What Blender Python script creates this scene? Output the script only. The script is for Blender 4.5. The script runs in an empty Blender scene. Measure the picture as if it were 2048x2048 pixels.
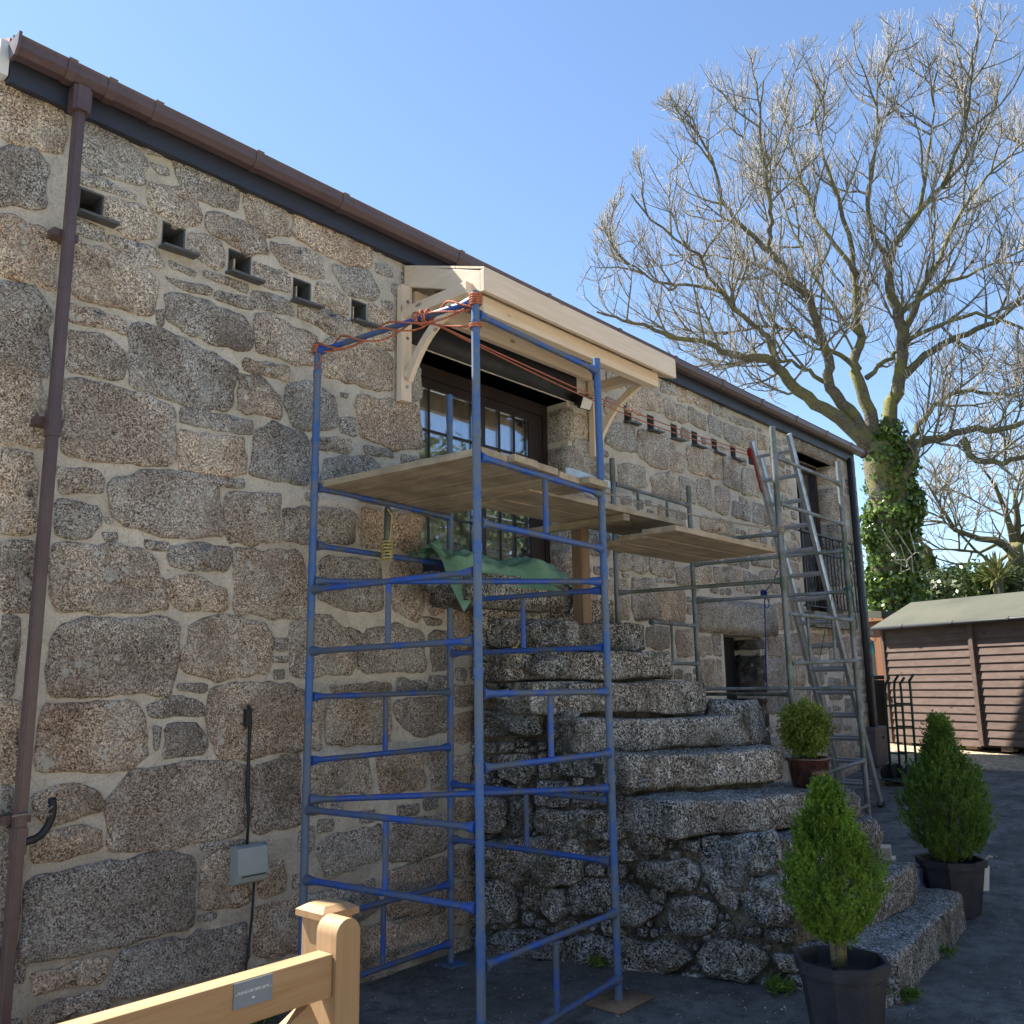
import bpy, bmesh, math, random
import numpy as np
from mathutils import Vector, Matrix
R = math.radians
random.seed(7); rng = np.random.default_rng(7)
S = bpy.context.scene
COL = S.collection

# ---------------------------------------------------------------- camera, sky, sun, exposure
H = 1.7
CAM = Matrix(((0.6617108, -0.13076696, -0.73826745), (-0.74959965, -0.13569733, -0.64783224), (-0.01546587, 0.9820826, -0.18781525)))
F = 1790.0
cd = bpy.data.cameras.new('camera'); cam = bpy.data.objects.new('camera', cd); COL.objects.link(cam)
cd.sensor_fit = 'HORIZONTAL'; cd.sensor_width = 36.0; cd.lens = 36.0 * F / 2048; cd.clip_start = 0.05; cd.clip_end = 1500
cam.matrix_world = Matrix.Translation((0, 0, H)) @ CAM.to_4x4()
S.camera = cam
SUN = Vector((-0.235, 0.97, 1.22)).normalized()
w = bpy.data.worlds.new('World'); S.world = w; w.use_nodes = True
nt = w.node_tree; nt.nodes.clear()
sky = nt.nodes.new('ShaderNodeTexSky'); sky.sky_type = 'NISHITA'; sky.sun_disc = False
sky.sun_elevation = math.asin(SUN.z); sky.sun_rotation = math.atan2(SUN.x, SUN.y)
sky.air_density = 1.0; sky.dust_density = 0.15; sky.ozone_density = 3.0; sky.altitude = 300
bg = nt.nodes.new('ShaderNodeBackground'); bg.inputs[1].default_value = 0.080
wo = nt.nodes.new('ShaderNodeOutputWorld'); nt.links.new(sky.outputs[0], bg.inputs[0]); nt.links.new(bg.outputs[0], wo.inputs[0])
sd = bpy.data.lights.new('sun', 'SUN'); sd.energy = 5.0; sd.angle = R(0.53); sd.color = (1.0, 0.955, 0.88)
so = bpy.data.objects.new('sun', sd); COL.objects.link(so); so.rotation_euler = SUN.to_track_quat('Z', 'Y').to_euler(); so.location = (0, 0, 30)
S.render.engine = 'CYCLES'
S.view_settings.view_transform = 'Standard'; S.view_settings.look = 'None'; S.view_settings.gamma = 1.0
S.view_settings.exposure = 1.7
try: S.view_settings.use_curve_mapping = False
except Exception: pass

# ---------------------------------------------------------------- survey helpers: a sight line met with a real plane
def ray(px, py): return CAM @ Vector((px - 1024.0, -(py - 1024.0), -F))
def ony(px, py, y): d = ray(px, py); return Vector((0, 0, H)) + d * (y / d.y)
def onz(px, py, z): d = ray(px, py); return Vector((0, 0, H)) + d * ((z - H) / d.z)
def ond(px, py, dep): return Vector((0, 0, H)) + ray(px, py) * (dep / F)
def hgt(py, x, y, px=None):           # height at which the sight row py meets the upright at x, y
    lo, hi = -3.0, 14.0
    for _ in range(40):
        m = (lo + hi) / 2; v = CAM.transposed() @ Vector((x, y, m - H)); q = 1024 - F * v.y / -v.z
        if q > py: lo = m
        else: hi = m
    return (lo + hi) / 2
def proj(p): v = CAM.transposed() @ (Vector(p) - Vector((0, 0, H))); return (1024 + F * v.x / -v.z, 1024 - F * v.y / -v.z)
def gz(x):
    if x < 7: return 0.0
    if x < 9.5: return 0.42 * (x - 7) / 2.5
    if x < 13.8: return 0.42 + 0.34 * (x - 9.5) / 4.3
    return 0.76

# ---------------------------------------------------------------- object helpers
def link(name, me, mat=None, parent=None):
    o = bpy.data.objects.new(name, me); COL.objects.link(o)
    if mat is not None and me is not None and not me.materials: me.materials.append(mat)
    if parent is not None: o.parent = parent; o.matrix_parent_inverse = Matrix.Translation(-parent.location) if parent.type == 'EMPTY' and not parent.parent else Matrix.Identity(4)
    return o
def tag(o, label=None, cat=None, group=None, kind=None):
    if label: o['label'] = label
    if cat: o['category'] = cat
    if group: o['group'] = group
    if kind: o['kind'] = kind
    return o
def thing(name, label, cat, loc=(0, 0, 0), group=None):
    o = bpy.data.objects.new(name, None); COL.objects.link(o); o.location = loc; o.empty_display_size = 0.1
    return tag(o, label, cat, group)
class MB:
    def __init__(s): s.v = []; s.f = []
    def add(s, vs, fs):
        n = len(s.v); s.v.extend([tuple(v) for v in vs]); s.f.extend([tuple(i + n for i in f) for f in fs]); return s
    def box(s, a, b):
        x0, y0, z0 = a; x1, y1, z1 = b
        return s.add([(x0, y0, z0), (x1, y0, z0), (x1, y1, z0), (x0, y1, z0), (x0, y0, z1), (x1, y0, z1), (x1, y1, z1), (x0, y1, z1)],
                     [(0, 3, 2, 1), (4, 5, 6, 7), (0, 1, 5, 4), (1, 2, 6, 5), (2, 3, 7, 6), (3, 0, 4, 7)])
    def obox(s, c, ax, ay, az):      # centre and half axes
        c = Vector(c); ax = Vector(ax); ay = Vector(ay); az = Vector(az)
        vs = [c + ax * i + ay * j + az * k for k in (-1, 1) for (i, j) in ((-1, -1), (1, -1), (1, 1), (-1, 1))]
        return s.add(vs, [(0, 3, 2, 1), (4, 5, 6, 7), (0, 1, 5, 4), (1, 2, 6, 5), (2, 3, 7, 6), (3, 0, 4, 7)])
    def beam(s, p, q, w, h, up=(0, 0, 1)):   # bar from p to q, w across, h along up
        p = Vector(p); q = Vector(q); d = (q - p); u = Vector(up); sd_ = d.cross(u).normalized(); u2 = sd_.cross(d).normalized()
        return s.obox((p + q) / 2, d / 2, sd_ * w / 2, u2 * h / 2)
    def tube(s, pts, r, n=10, cap=True):
        pts = [Vector(p) for p in pts]; rs = r if isinstance(r, (list, tuple)) else [r] * len(pts)
        m = len(s.v); t0 = (pts[1] - pts[0]).normalized(); a = t0.orthogonal().normalized()
        for i, p in enumerate(pts):
            t = (pts[min(i + 1, len(pts) - 1)] - pts[max(i - 1, 0)]).normalized()
            a = (a - t * a.dot(t)); a = a.normalized() if a.length > 1e-6 else t.orthogonal().normalized(); b = t.cross(a)
            for k in range(n):
                th = 2 * math.pi * k / n; s.v.append(tuple(p + (a * math.cos(th) + b * math.sin(th)) * rs[i]))
        for i in range(len(pts) - 1):
            for k in range(n):
                k2 = (k + 1) % n; s.f.append((m + i * n + k, m + i * n + k2, m + (i + 1) * n + k2, m + (i + 1) * n + k))
        if cap:
            s.f.append(tuple(m + k for k in range(n))[::-1]); s.f.append(tuple(m + (len(pts) - 1) * n + k for k in range(n)))
        return s
    def lathe(s, prof, c=(0, 0, 0), n=32, ang=0.0):
        m = len(s.v)
        for (r, z) in prof:
            for k in range(n):
                th = 2 * math.pi * k / n + ang; s.v.append((c[0] + r * math.cos(th), c[1] + r * math.sin(th), c[2] + z))
        for i in range(len(prof) - 1):
            for k in range(n):
                k2 = (k + 1) % n; s.f.append((m + i * n + k, m + i * n + k2, m + (i + 1) * n + k2, m + (i + 1) * n + k))
        return s
    def poly_prism(s, pts, off):     # polygon (3D points) swept by off
        n = len(pts); off = Vector(off)
        s.add([Vector(p) for p in pts] + [Vector(p) + off for p in pts],
              [tuple(range(n))[::-1], tuple(range(n, 2 * n))] + [(i, (i + 1) % n, n + (i + 1) % n, n + i) for i in range(n)])
        return s
    def mesh(s, name, smooth=False, fix=True):
        me = bpy.data.meshes.new(name); me.from_pydata(s.v, [], s.f); me.validate(verbose=False)
        if fix:
            bm = bmesh.new(); bm.from_mesh(me); bmesh.ops.recalc_face_normals(bm, faces=bm.faces); bm.to_mesh(me); bm.free()
        if smooth:
            me.polygons.foreach_set('use_smooth', [True] * len(me.polygons))
        me.update(); return me
    def build(s, name, mat, parent=None, smooth=False, bevel=0, fix=True):
        me = s.mesh(name, smooth, fix)
        if bevel:
            bm = bmesh.new(); bm.from_mesh(me)
            bmesh.ops.bevel(bm, geom=list(bm.edges) , offset=bevel, segments=2, affect='EDGES', profile=0.6); bm.to_mesh(me); bm.free()
        return link(name, me, mat, parent)
def autosmooth(o, ang=35):
    me = o.data
    try: me.set_sharp_from_angle(angle=R(ang))
    except Exception: pass
    me.polygons.foreach_set('use_smooth', [True] * len(me.polygons)); me.update(); return o

# ---------------------------------------------------------------- materials
class NT:
    def __init__(s, name):
        s.m = bpy.data.materials.new(name); s.m.use_nodes = True; s.t = s.m.node_tree; s.n = s.t.nodes; s.n.clear()
        s.out = s.n.new('ShaderNodeOutputMaterial'); s.b = s.n.new('ShaderNodeBsdfPrincipled'); s.l(s.b.outputs[0], s.out.inputs[0])
        s.geo = s.n.new('ShaderNodeNewGeometry'); s.pos = s.geo.outputs['Position']
    def l(s, a, b): s.t.links.new(a, b)
    def map(s, scale=(1, 1, 1), src=None):
        m = s.n.new('ShaderNodeMapping'); m.inputs['Scale'].default_value = scale; s.l(src or s.pos, m.inputs[0]); return m.outputs[0]
    def objc(s): t = s.n.new('ShaderNodeTexCoord'); return t.outputs['Object']
    def noise(s, scale, detail=4, rough=0.55, vec=None, dist=0.0):
        x = s.n.new('ShaderNodeTexNoise'); x.inputs['Scale'].default_value = scale; x.inputs['Detail'].default_value = detail
        x.inputs['Roughness'].default_value = rough; x.inputs['Distortion'].default_value = dist; s.l(vec or s.pos, x.inputs['Vector']); return x.outputs[0]
    def voro(s, scale, vec=None, feat='F1', out='Distance'):
        x = s.n.new('ShaderNodeTexVoronoi'); x.feature = feat; x.inputs['Scale'].default_value = scale; s.l(vec or s.pos, x.inputs['Vector']); return x.outputs[out]
    def ramp(s, src, stops, interp='LINEAR'):
        r = s.n.new('ShaderNodeValToRGB'); cr = r.color_ramp; cr.interpolation = interp
        while len(cr.elements) < len(stops): cr.elements.new(0.5)
        for e, (p, c) in zip(cr.elements, stops):
            e.position = p; e.color = (c, c, c, 1) if isinstance(c, (int, float)) else (*c, 1)
        s.l(src, r.inputs[0]); return r.outputs[0]
    def mix(s, f, a, b, mode='MIX'):
        x = s.n.new('ShaderNodeMix'); x.data_type = 'RGBA'; x.blend_type = mode
        for i, v in ((0, f), (6, a), (7, b)):
            if hasattr(v, 'is_linked') or hasattr(v, 'links'): s.l(v, x.inputs[i])
            else: x.inputs[i].default_value = v if i == 0 else (*v, 1)
        return x.outputs[2]
    def math(s, op, a, b=0.0, c=None):
        x = s.n.new('ShaderNodeMath'); x.operation = op
        for i, v in enumerate((a, b) if c is None else (a, b, c)):
            if hasattr(v, 'links'): s.l(v, x.inputs[i])
            else: x.inputs[i].default_value = v
        return x.outputs[0]
    def rnd(s): o = s.n.new('ShaderNodeObjectInfo'); return o.outputs['Random']
    def xyz(s, src=None): x = s.n.new('ShaderNodeSeparateXYZ'); s.l(src or s.pos, x.inputs[0]); return x.outputs
    def bump(s, h, dist=0.01, strength=1.0, normal=None):
        b = s.n.new('ShaderNodeBump'); b.inputs['Distance'].default_value = dist; b.inputs['Strength'].default_value = strength; s.l(h, b.inputs['Height'])
        if normal is not None: s.l(normal, b.inputs['Normal'])
        return b.outputs[0]
    def fin(s, col=None, rough=0.8, normal=None, metal=0.0, spec=0.5):
        i = s.b.inputs
        if col is not None:
            if hasattr(col, 'links'): s.l(col, i['Base Color'])
            else: i['Base Color'].default_value = (*col, 1)
        if hasattr(rough, 'links'): s.l(rough, i['Roughness'])
        else: i['Roughness'].default_value = rough
        i['Metallic'].default_value = metal; i['Specular IOR Level'].default_value = spec
        if normal is not None: s.l(normal, i['Normal'])
        return s.m

def granite(name, dark, mid, lite, lichen=0.35, moss=0.0, sc=62, warm=(0.25, 0.15, 0.11), grey=(0.34, 0.34, 0.32), spread=0.10, bumpd=0.012):
    t = NT(name)
    wob = t.n.new('ShaderNodeVectorMath'); wob.operation = 'MULTIPLY_ADD'
    nz = t.n.new('ShaderNodeTexNoise'); nz.inputs['Scale'].default_value = 30; t.l(t.pos, nz.inputs['Vector'])
    wob.inputs[1].default_value = (0.035, 0.035, 0.035); t.l(nz.outputs[1], wob.inputs[0]); t.l(t.pos, wob.inputs[2]); wv = wob.outputs[0]
    n1 = t.noise(sc, 5, 0.72, wv); n1b = t.noise(sc * 2.1, 4, 0.7, wv)
    bw = t.n.new('ShaderNodeRGBToBW'); t.l(t.voro(sc * 1.15, wv, out='Color'), bw.inputs[0])
    sp = t.math('ADD', t.math('ADD', t.math('MULTIPLY', n1, 0.52), t.math('MULTIPLY', n1b, 0.24)), t.math('MULTIPLY', bw.outputs[0], 0.24))
    c = t.ramp(sp, [(0.5 - spread, dark), (0.485, mid), (0.53, tuple((a + b) / 2 for a, b in zip(mid, lite))), (0.5 + spread, lite)])
    big = t.noise(1.3, 4, 0.6); med = t.noise(5.0, 4, 0.65)
    rw = t.ramp(t.math('ADD', t.math('MULTIPLY', t.rnd(), 0.5), t.math('MULTIPLY', big, 0.6)), [(0.38, 0.0), (0.75, 0.62)])
    c = t.mix(rw, c, t.mix(1.0, c, tuple(min(1, v * 4.6) for v in warm), 'MULTIPLY'))
    gy = t.ramp(med, [(0.44, 0.0), (0.62, 0.75)]); c = t.mix(gy, c, t.mix(0.45, c, grey))
    pt = t.ramp(t.noise(2.6, 6, 0.75), [(0.44, 0.55), (0.56, 0.0)]); c = t.mix(pt, c, t.mix(1.0, c, (0.52, 0.40, 0.32), 'MULTIPLY'))
    # light lichen crusts
    lv = t.math('ADD', t.math('MULTIPLY', t.noise(9, 5, 0.7), 0.75), t.math('MULTIPLY', t.noise(60, 2), 0.25))
    lf = t.ramp(lv, [(0.585 + 0.02 * (1 - lichen), 0.0), (0.635, lichen)]); c = t.mix(lf, c, (0.46, 0.47, 0.42))
    sp2 = t.voro(11, wv); msk = t.ramp(t.noise(1.7, 4, .7), [(0.5, 0.0), (0.6, 1.0)]); c = t.mix(t.math('MULTIPLY', t.ramp(sp2, [(0.13, 0.75), (0.2, 0.0)]), msk), c, (0.55, 0.56, 0.52))
    hi = t.n.new('ShaderNodeMapRange'); hi.inputs[1].default_value = 1.6; hi.inputs[2].default_value = 4.0; hi.inputs[3].default_value = 0.0; hi.inputs[4].default_value = 0.20; t.l(t.xyz()[2], hi.inputs[0]); c = t.mix(hi.outputs[0], c, t.mix(1.0, c, (1.9, 1.95, 1.95), 'MULTIPLY'))  # stones brightened with height: stronger light up the wall put into the colour
    dk = t.ramp(t.noise(3.1, 5, 0.7), [(0.52, 0.0), (0.66, 0.55)]); c = t.mix(dk, c, t.mix(1.0, c, (0.42, 0.40, 0.38), 'MULTIPLY'))
    val = t.n.new('ShaderNodeHueSaturation'); t.l(c, val.inputs['Color']); t.l(t.math('MULTIPLY_ADD', t.rnd(), 0.45, 0.78), val.inputs['Value']); c = val.outputs[0]
    if moss:
        up = t.xyz(t.geo.outputs['Normal'])[2]
        mf = t.ramp(t.math('ADD', t.noise(4.5, 5, 0.7), t.math('MULTIPLY', up, -0.08)), [(0.5, 0.0), (0.62, moss)]); c = t.mix(mf, c, (0.045, 0.05, 0.022))
        stk = t.ramp(t.noise(1.0, 5, 0.65, t.map((13, 13, 1.6))), [(0.46, 0.0), (0.62, 0.55)]); vert = t.ramp(up, [(0.35, 1.0), (0.75, 0.15)]); c = t.mix(t.math('MULTIPLY', stk, vert), c, t.mix(1.0, c, (0.36, 0.31, 0.25), 'MULTIPLY'))
    h = t.math('ADD', t.math('MULTIPLY', sp, 1.0), t.math('MULTIPLY', med, 1.6))
    nb = t.bump(h, bumpd, 0.9)
    return t.fin(c, 0.88, nb, spec=0.3)
M = {}
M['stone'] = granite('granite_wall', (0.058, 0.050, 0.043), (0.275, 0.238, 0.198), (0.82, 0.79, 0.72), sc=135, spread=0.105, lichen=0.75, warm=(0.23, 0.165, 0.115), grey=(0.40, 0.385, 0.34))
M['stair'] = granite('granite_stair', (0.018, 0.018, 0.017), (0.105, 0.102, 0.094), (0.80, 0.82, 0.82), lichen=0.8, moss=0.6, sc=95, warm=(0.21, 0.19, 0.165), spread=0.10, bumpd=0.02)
M['darkstone'] = granite('granite_dark', (0.012, 0.011, 0.010), (0.04, 0.036, 0.032), (0.12, 0.11, 0.10), lichen=0.05)  # darkest granite, used on the cellar opening's right reveal
M['lintel'] = granite('granite_lintel', (0.08, 0.07, 0.06), (0.22, 0.19, 0.165), (0.40, 0.36, 0.31), lichen=0.1)
t = NT('lime_mortar')
a = t.noise(70, 4, 0.6); b = t.noise(2.2, 5, 0.65); d = t.noise(14, 4, 0.6)
c = t.ramp(b, [(0.32, (0.50, 0.45, 0.37)), (0.5, (0.62, 0.565, 0.475)), (0.68, (0.72, 0.67, 0.58))])
c = t.mix(t.ramp(a, [(0.35, 0.4), (0.65, 0.0)]), c, (0.33, 0.27, 0.20)); c = t.mix(t.ramp(d, [(0.52, 0.0), (0.66, 0.4)]), c, (0.38, 0.34, 0.28)); c = t.mix(t.ramp(t.noise(38, 4, .75), [(0.6, 0.0), (0.68, 0.6)]), c, (0.20, 0.17, 0.14))
dm = t.n.new('ShaderNodeMapRange'); dm.inputs[1].default_value = 1.3; dm.inputs[2].default_value = 0.0; dm.inputs[3].default_value = 0.0; dm.inputs[4].default_value = 1.0; t.l(t.xyz()[2], dm.inputs[0]); c = t.mix(t.math('MULTIPLY', dm.outputs[0], t.ramp(t.noise(2.6, 5, .7), [(0.40, 0.15), (0.58, 0.85)])), c, (0.17, 0.15, 0.11))
M['mortar'] = t.fin(c, 0.95, t.bump(t.math('ADD', a, t.math('MULTIPLY', d, 2.5)), 0.012, 0.9), spec=0.2)
t = NT('old_dark_mortar')
a = t.noise(60, 4, 0.6); b = t.noise(4, 5, 0.7)
c = t.ramp(b, [(0.36, (0.03, 0.03, 0.022)), (0.47, (0.10, 0.09, 0.068)), (0.58, (0.27, 0.235, 0.175))])
M['darkmortar'] = t.fin(t.mix(t.ramp(a, [(0.4, 0.5), (0.6, 0.0)]), c, (0.03, 0.028, 0.024)), 0.95, t.bump(t.math('ADD', a, t.math('MULTIPLY', b, 3)), 0.03, 1.0), spec=0.2)

def paint(name, col, rough=0.45, wear=None, wearamt=0.3, metal=0.0, sc=9, spec=0.5, bd=0.0006):
    t = NT(name); n = t.noise(sc, 5, 0.7); n2 = t.noise(sc * 14, 3, 0.6)
    c = t.mix(t.ramp(n, [(0.3, 0.0), (0.75, 0.35)]), col, tuple(v * 0.6 for v in col))
    if wear: c = t.mix(t.ramp(t.math('ADD', t.math('MULTIPLY', n, 0.82), t.math('MULTIPLY', n2, 0.18)), [(0.455, 0.0), (0.54, wearamt)]), c, wear)
    return t.fin(c, t.ramp(n, [(0.3, rough), (0.7, min(1, rough + 0.2))]), t.bump(n2, bd, 0.7), metal, spec)
def wood(name, lo, hi, axis=0, rough=0.65, knots=True, sc=1.0, dirt=0.0):
    t = NT(name); s = [38, 38, 38]; s[axis] = 2.2; vec = t.map(tuple(v * sc for v in s))
    g = t.noise(1.0, 5, 0.6, vec, 0.6); s2 = [6, 6, 6]; s2[axis] = 0.7; g2 = t.noise(1.0, 3, 0.5, t.map(tuple(s2)))
    c = t.ramp(g, [(0.3, lo), (0.68, hi)]); c = t.mix(t.ramp(g2, [(0.4, 0.0), (0.7, 0.45)]), c, lo)
    if knots:
        kv = [7, 7, 7]; kv[axis] = 3.2; k = t.voro(1.0, t.map(tuple(kv))); c = t.mix(t.ramp(k, [(0.07, 0.8), (0.13, 0.0)]), c, tuple(v * 0.3 for v in lo))
    if dirt: c = t.mix(t.ramp(t.noise(3.5, 5, 0.7), [(0.42, 0.0), (0.65, dirt)]), c, tuple(v * 0.35 for v in lo))
    return t.fin(c, rough, t.bump(g, 0.0015, 0.6), spec=0.35)
M['blue'] = paint('blue_scaffold_paint', (0.022, 0.085, 0.36), 0.42, (0.10, 0.115, 0.11), 0.8, sc=4.0, bd=.0012)
M['blue_pole'] = paint('worn_blue_scaffold_pole', (0.045, 0.125, 0.33), 0.5, (0.15, 0.165, 0.145), 0.65, sc=2.4, bd=.0015)
M['galv'] = paint('galvanised_tube', (0.20, 0.215, 0.225), 0.42, (0.10, 0.115, 0.075), 0.8, metal=0.35, sc=4.5)
M['alu'] = paint('aluminium', (0.56, 0.57, 0.58), 0.32, (0.35, 0.35, 0.34), 0.4, metal=0.8, sc=12)
M['brown_pvc'] = paint('brown_plastic', (0.092, 0.056, 0.055), 0.30, (0.13, 0.09, 0.085), 0.4, sc=3)
M['navy_fascia'] = paint('dark_fascia', (0.030, 0.032, 0.045), 0.38, sc=3)
M['black'] = paint('black_plastic', (0.014, 0.014, 0.016), 0.5, sc=6)
M['pot'] = paint('dark_plastic_pot', (0.022, 0.022, 0.030), 0.5, (0.045, 0.045, 0.05), 0.5, sc=7)
M['iron'] = paint('black_iron', (0.012, 0.012, 0.014), 0.45, sc=9)
M['grey_box'] = paint('grey_box', (0.34, 0.37, 0.36), 0.45, sc=5)
M['frame'] = paint('dark_brown_frame', (0.024, 0.013, 0.012), 0.35, sc=4)
M['lead'] = paint('dark_glazing_bar', (0.02, 0.018, 0.018), 0.5)
M['steel'] = paint('steel', (0.45, 0.45, 0.43), 0.35, metal=0.9)
M['white'] = paint('white_plastic', (0.75, 0.75, 0.72), 0.4)
M['box'] = paint('storage_box_plastic', (0.085, 0.075, 0.085), 0.55, sc=3)
M['green_metal'] = paint('green_metal', (0.012, 0.06, 0.04), 0.4)
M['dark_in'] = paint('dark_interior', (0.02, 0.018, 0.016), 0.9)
M['cream'] = paint('cream_curtain', (0.42, 0.38, 0.31), 0.9)
M['sign'] = paint('grey_sign_plate', (0.17, 0.20, 0.23), 0.4)
M['letter'] = paint('white_lettering', (0.80, 0.80, 0.80), 0.5)
M['pine'] = wood('new_pine_x', (0.70, 0.54, 0.385), (0.82, 0.69, 0.54), 0)
M['pine_y'] = wood('new_pine_y', (0.70, 0.54, 0.385), (0.82, 0.69, 0.54), 1)
M['pine_z'] = wood('new_pine_z', (0.70, 0.54, 0.385), (0.82, 0.69, 0.54), 2)
M['gatewood'] = wood('oiled_gate_wood_x', (0.30, 0.17, 0.075), (0.42, 0.265, 0.135), 0, knots=True, sc=1.2)
M['gatewood_z'] = wood('oiled_gate_wood_z', (0.31, 0.185, 0.085), (0.42, 0.275, 0.145), 2, knots=False, sc=1.2)
M['board'] = wood('weathered_board_y', (0.30, 0.235, 0.155), (0.52, 0.42, 0.29), 1, dirt=0.5, sc=0.7)
M['board_x'] = wood('weathered_board_x', (0.30, 0.23, 0.15), (0.52, 0.41, 0.285), 0, dirt=0.5, sc=0.7)
M['prop'] = wood('rough_timber_z', (0.16, 0.10, 0.06), (0.28, 0.19, 0.12), 2)
M['shedwood'] = wood('brown_stained_board', (0.095, 0.060, 0.046), (0.155, 0.105, 0.082), 1, knots=True, sc=0.5)
M['cedar'] = wood('orange_cedar', (0.17, 0.068, 0.028), (0.27, 0.12, 0.055), 2, sc=0.6)
t = NT('shed_roof_felt'); a = t.noise(90, 3); b = t.noise(1.2, 4, 0.6)
M['felt'] = t.fin(t.mix(t.ramp(a, [(0.4, 0.3), (0.6, 0.0)]), t.ramp(b, [(0.35, (0.060, 0.062, 0.042)), (0.65, (0.090, 0.090, 0.062))]), (0.05, 0.055, 0.04)), 0.95, t.bump(a, 0.003))
t = NT('slate'); a = t.noise(14, 5, 0.6); r_ = t.rnd()
M['slate'] = t.fin(t.mix(t.ramp(a, [(0.35, 0.0), (0.7, 0.6)]), (0.075, 0.08, 0.085), (0.14, 0.14, 0.13)), 0.6, t.bump(a, 0.003))
t = NT('roof_tile'); a = t.noise(9, 5, 0.65)
M['tile'] = t.fin(t.ramp(a, [(0.35, (0.22, 0.10, 0.07)), (0.65, (0.36, 0.20, 0.15))]), 0.85, t.bump(a, 0.01))
t = NT('tarmac'); a = t.noise(140, 3, 0.7); b = t.noise(1.6, 5, 0.65); v = t.voro(95); d = t.noise(0.45, 4, 0.6)
c = t.ramp(b, [(0.35, (0.16, 0.157, 0.150)), (0.52, (0.27, 0.262, 0.245)), (0.68, (0.38, 0.365, 0.33))])
c = t.mix(t.ramp(a, [(0.38, 0.55), (0.55, 0.0)]), c, (0.02, 0.02, 0.022)); c = t.mix(t.ramp(t.noise(60, 3, 0.7), [(0.64, 0.0), (0.70, 0.8)]), c, (0.5, 0.49, 0.45))
c = t.mix(t.ramp(t.noise(7, 6, 0.75), [(0.46, 0.0), (0.62, 0.6)]), c, (0.055, 0.052, 0.045))
c = t.mix(t.ramp(d, [(0.45, 0.0), (0.62, 0.45)]), c, (0.15, 0.145, 0.12))
M['tarmac'] = t.fin(c, t.ramp(b, [(0.3, 0.75), (0.6, 0.95)]), t.bump(t.math('ADD', a, t.math('MULTIPLY', b, 3)), 0.02, 0.9), spec=0.2)
t = NT('pale_gravel'); v = t.voro(38, out='Color'); d = t.voro(38); x = t.n.new('ShaderNodeRGBToBW'); t.l(v, x.inputs[0])
M['gravel'] = t.fin(t.ramp(x.outputs[0], [(0.2, (0.38, 0.33, 0.25)), (0.8, (0.66, 0.60, 0.48))]), 0.9, t.bump(d, 0.012, 1.0))
t = NT('tan_gravel'); v = t.voro(26, out='Color'); d = t.voro(26); x = t.n.new('ShaderNodeRGBToBW'); t.l(v, x.inputs[0])
M['tangravel'] = t.fin(t.ramp(x.outputs[0], [(0.2, (0.23, 0.175, 0.11)), (0.8, (0.40, 0.33, 0.225))]), 0.9, t.bump(d, 0.012, 1.0))
t = NT('meadow_grass'); a = t.noise(3, 5, 0.7)
M['grass'] = t.fin(t.ramp(a, [(0.35, (0.05, 0.075, 0.025)), (0.65, (0.11, 0.13, 0.045))]), 0.95, t.bump(a, 0.05))
def leafmat(name, a_, b_, tr=0.35, gl=0.4, bd=None):
    t = NT(name); n = t.noise(6, 3, 0.6); n2 = t.noise(70, 2, 0.5)
    c = t.ramp(t.math('ADD', t.math('MULTIPLY', n, 0.5), t.math('MULTIPLY', n2, 0.5)), [(0.36, a_), (0.62, b_)]); t.fin(c, gl)
    if tr:
        tl = t.n.new('ShaderNodeBsdfTranslucent'); t.l(c, tl.inputs[0]); ms = t.n.new('ShaderNodeMixShader'); ms.inputs[0].default_value = tr
        t.l(t.b.outputs[0], ms.inputs[1]); t.l(tl.outputs[0], ms.inputs[2]); t.l(ms.outputs[0], t.out.inputs[0])
    return t.m
M['conifer'] = leafmat('bright_conifer', (0.055, 0.12, 0.010), (0.28, 0.42, 0.05), 0.35, 0.6)
M['conifer2'] = leafmat('green_conifer', (0.045, 0.095, 0.012), (0.19, 0.30, 0.045), 0.3, 0.6)
M['boxleaf'] = leafmat('box_shrub_leaf', (0.08, 0.12, 0.015), (0.32, 0.38, 0.06), 0.35, 0.45)
M['ivy'] = leafmat('ivy_leaf', (0.03, 0.07, 0.014), (0.17, 0.24, 0.045), 0.3, 0.25)
M['hedge'] = leafmat('hedge_leaf', (0.03, 0.055, 0.018), (0.12, 0.15, 0.05), 0.25, 0.45)
M['palm'] = leafmat('palm_leaf', (0.10, 0.11, 0.03), (0.26, 0.25, 0.09), 0.3, 0.5)
M['moss'] = leafmat('moss', (0.05, 0.07, 0.012), (0.12, 0.14, 0.03), 0, 0.9)
t = NT('tree_bark'); z = t.xyz(t.geo.outputs['Normal'])[2]; n = t.noise(2.2, 5, 0.7); n2 = t.noise(22, 4, 0.7)
c = t.ramp(n2, [(0.35, (0.06, 0.05, 0.038)), (0.65, (0.18, 0.155, 0.12))])
mf = t.ramp(t.math('ADD', n, t.math('MULTIPLY', z, 0.10)), [(0.42, 0.0), (0.57, 0.8)]); M['bark'] = t.fin(t.mix(mf, c, (0.19, 0.18, 0.045)), 0.95, t.bump(n2, 0.03))
t = NT('twig_bark'); n2 = t.noise(8, 4, 0.7)
M['twig'] = t.fin(t.ramp(n2, [(0.35, (0.20, 0.17, 0.13)), (0.65, (0.44, 0.39, 0.33))]), 0.7)
t = NT('soil'); n2 = t.noise(50, 4, 0.7)
M['soil'] = t.fin(t.ramp(n2, [(0.35, (0.02, 0.014, 0.01)), (0.65, (0.09, 0.06, 0.04))]), 0.95, t.bump(n2, 0.02))
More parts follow.
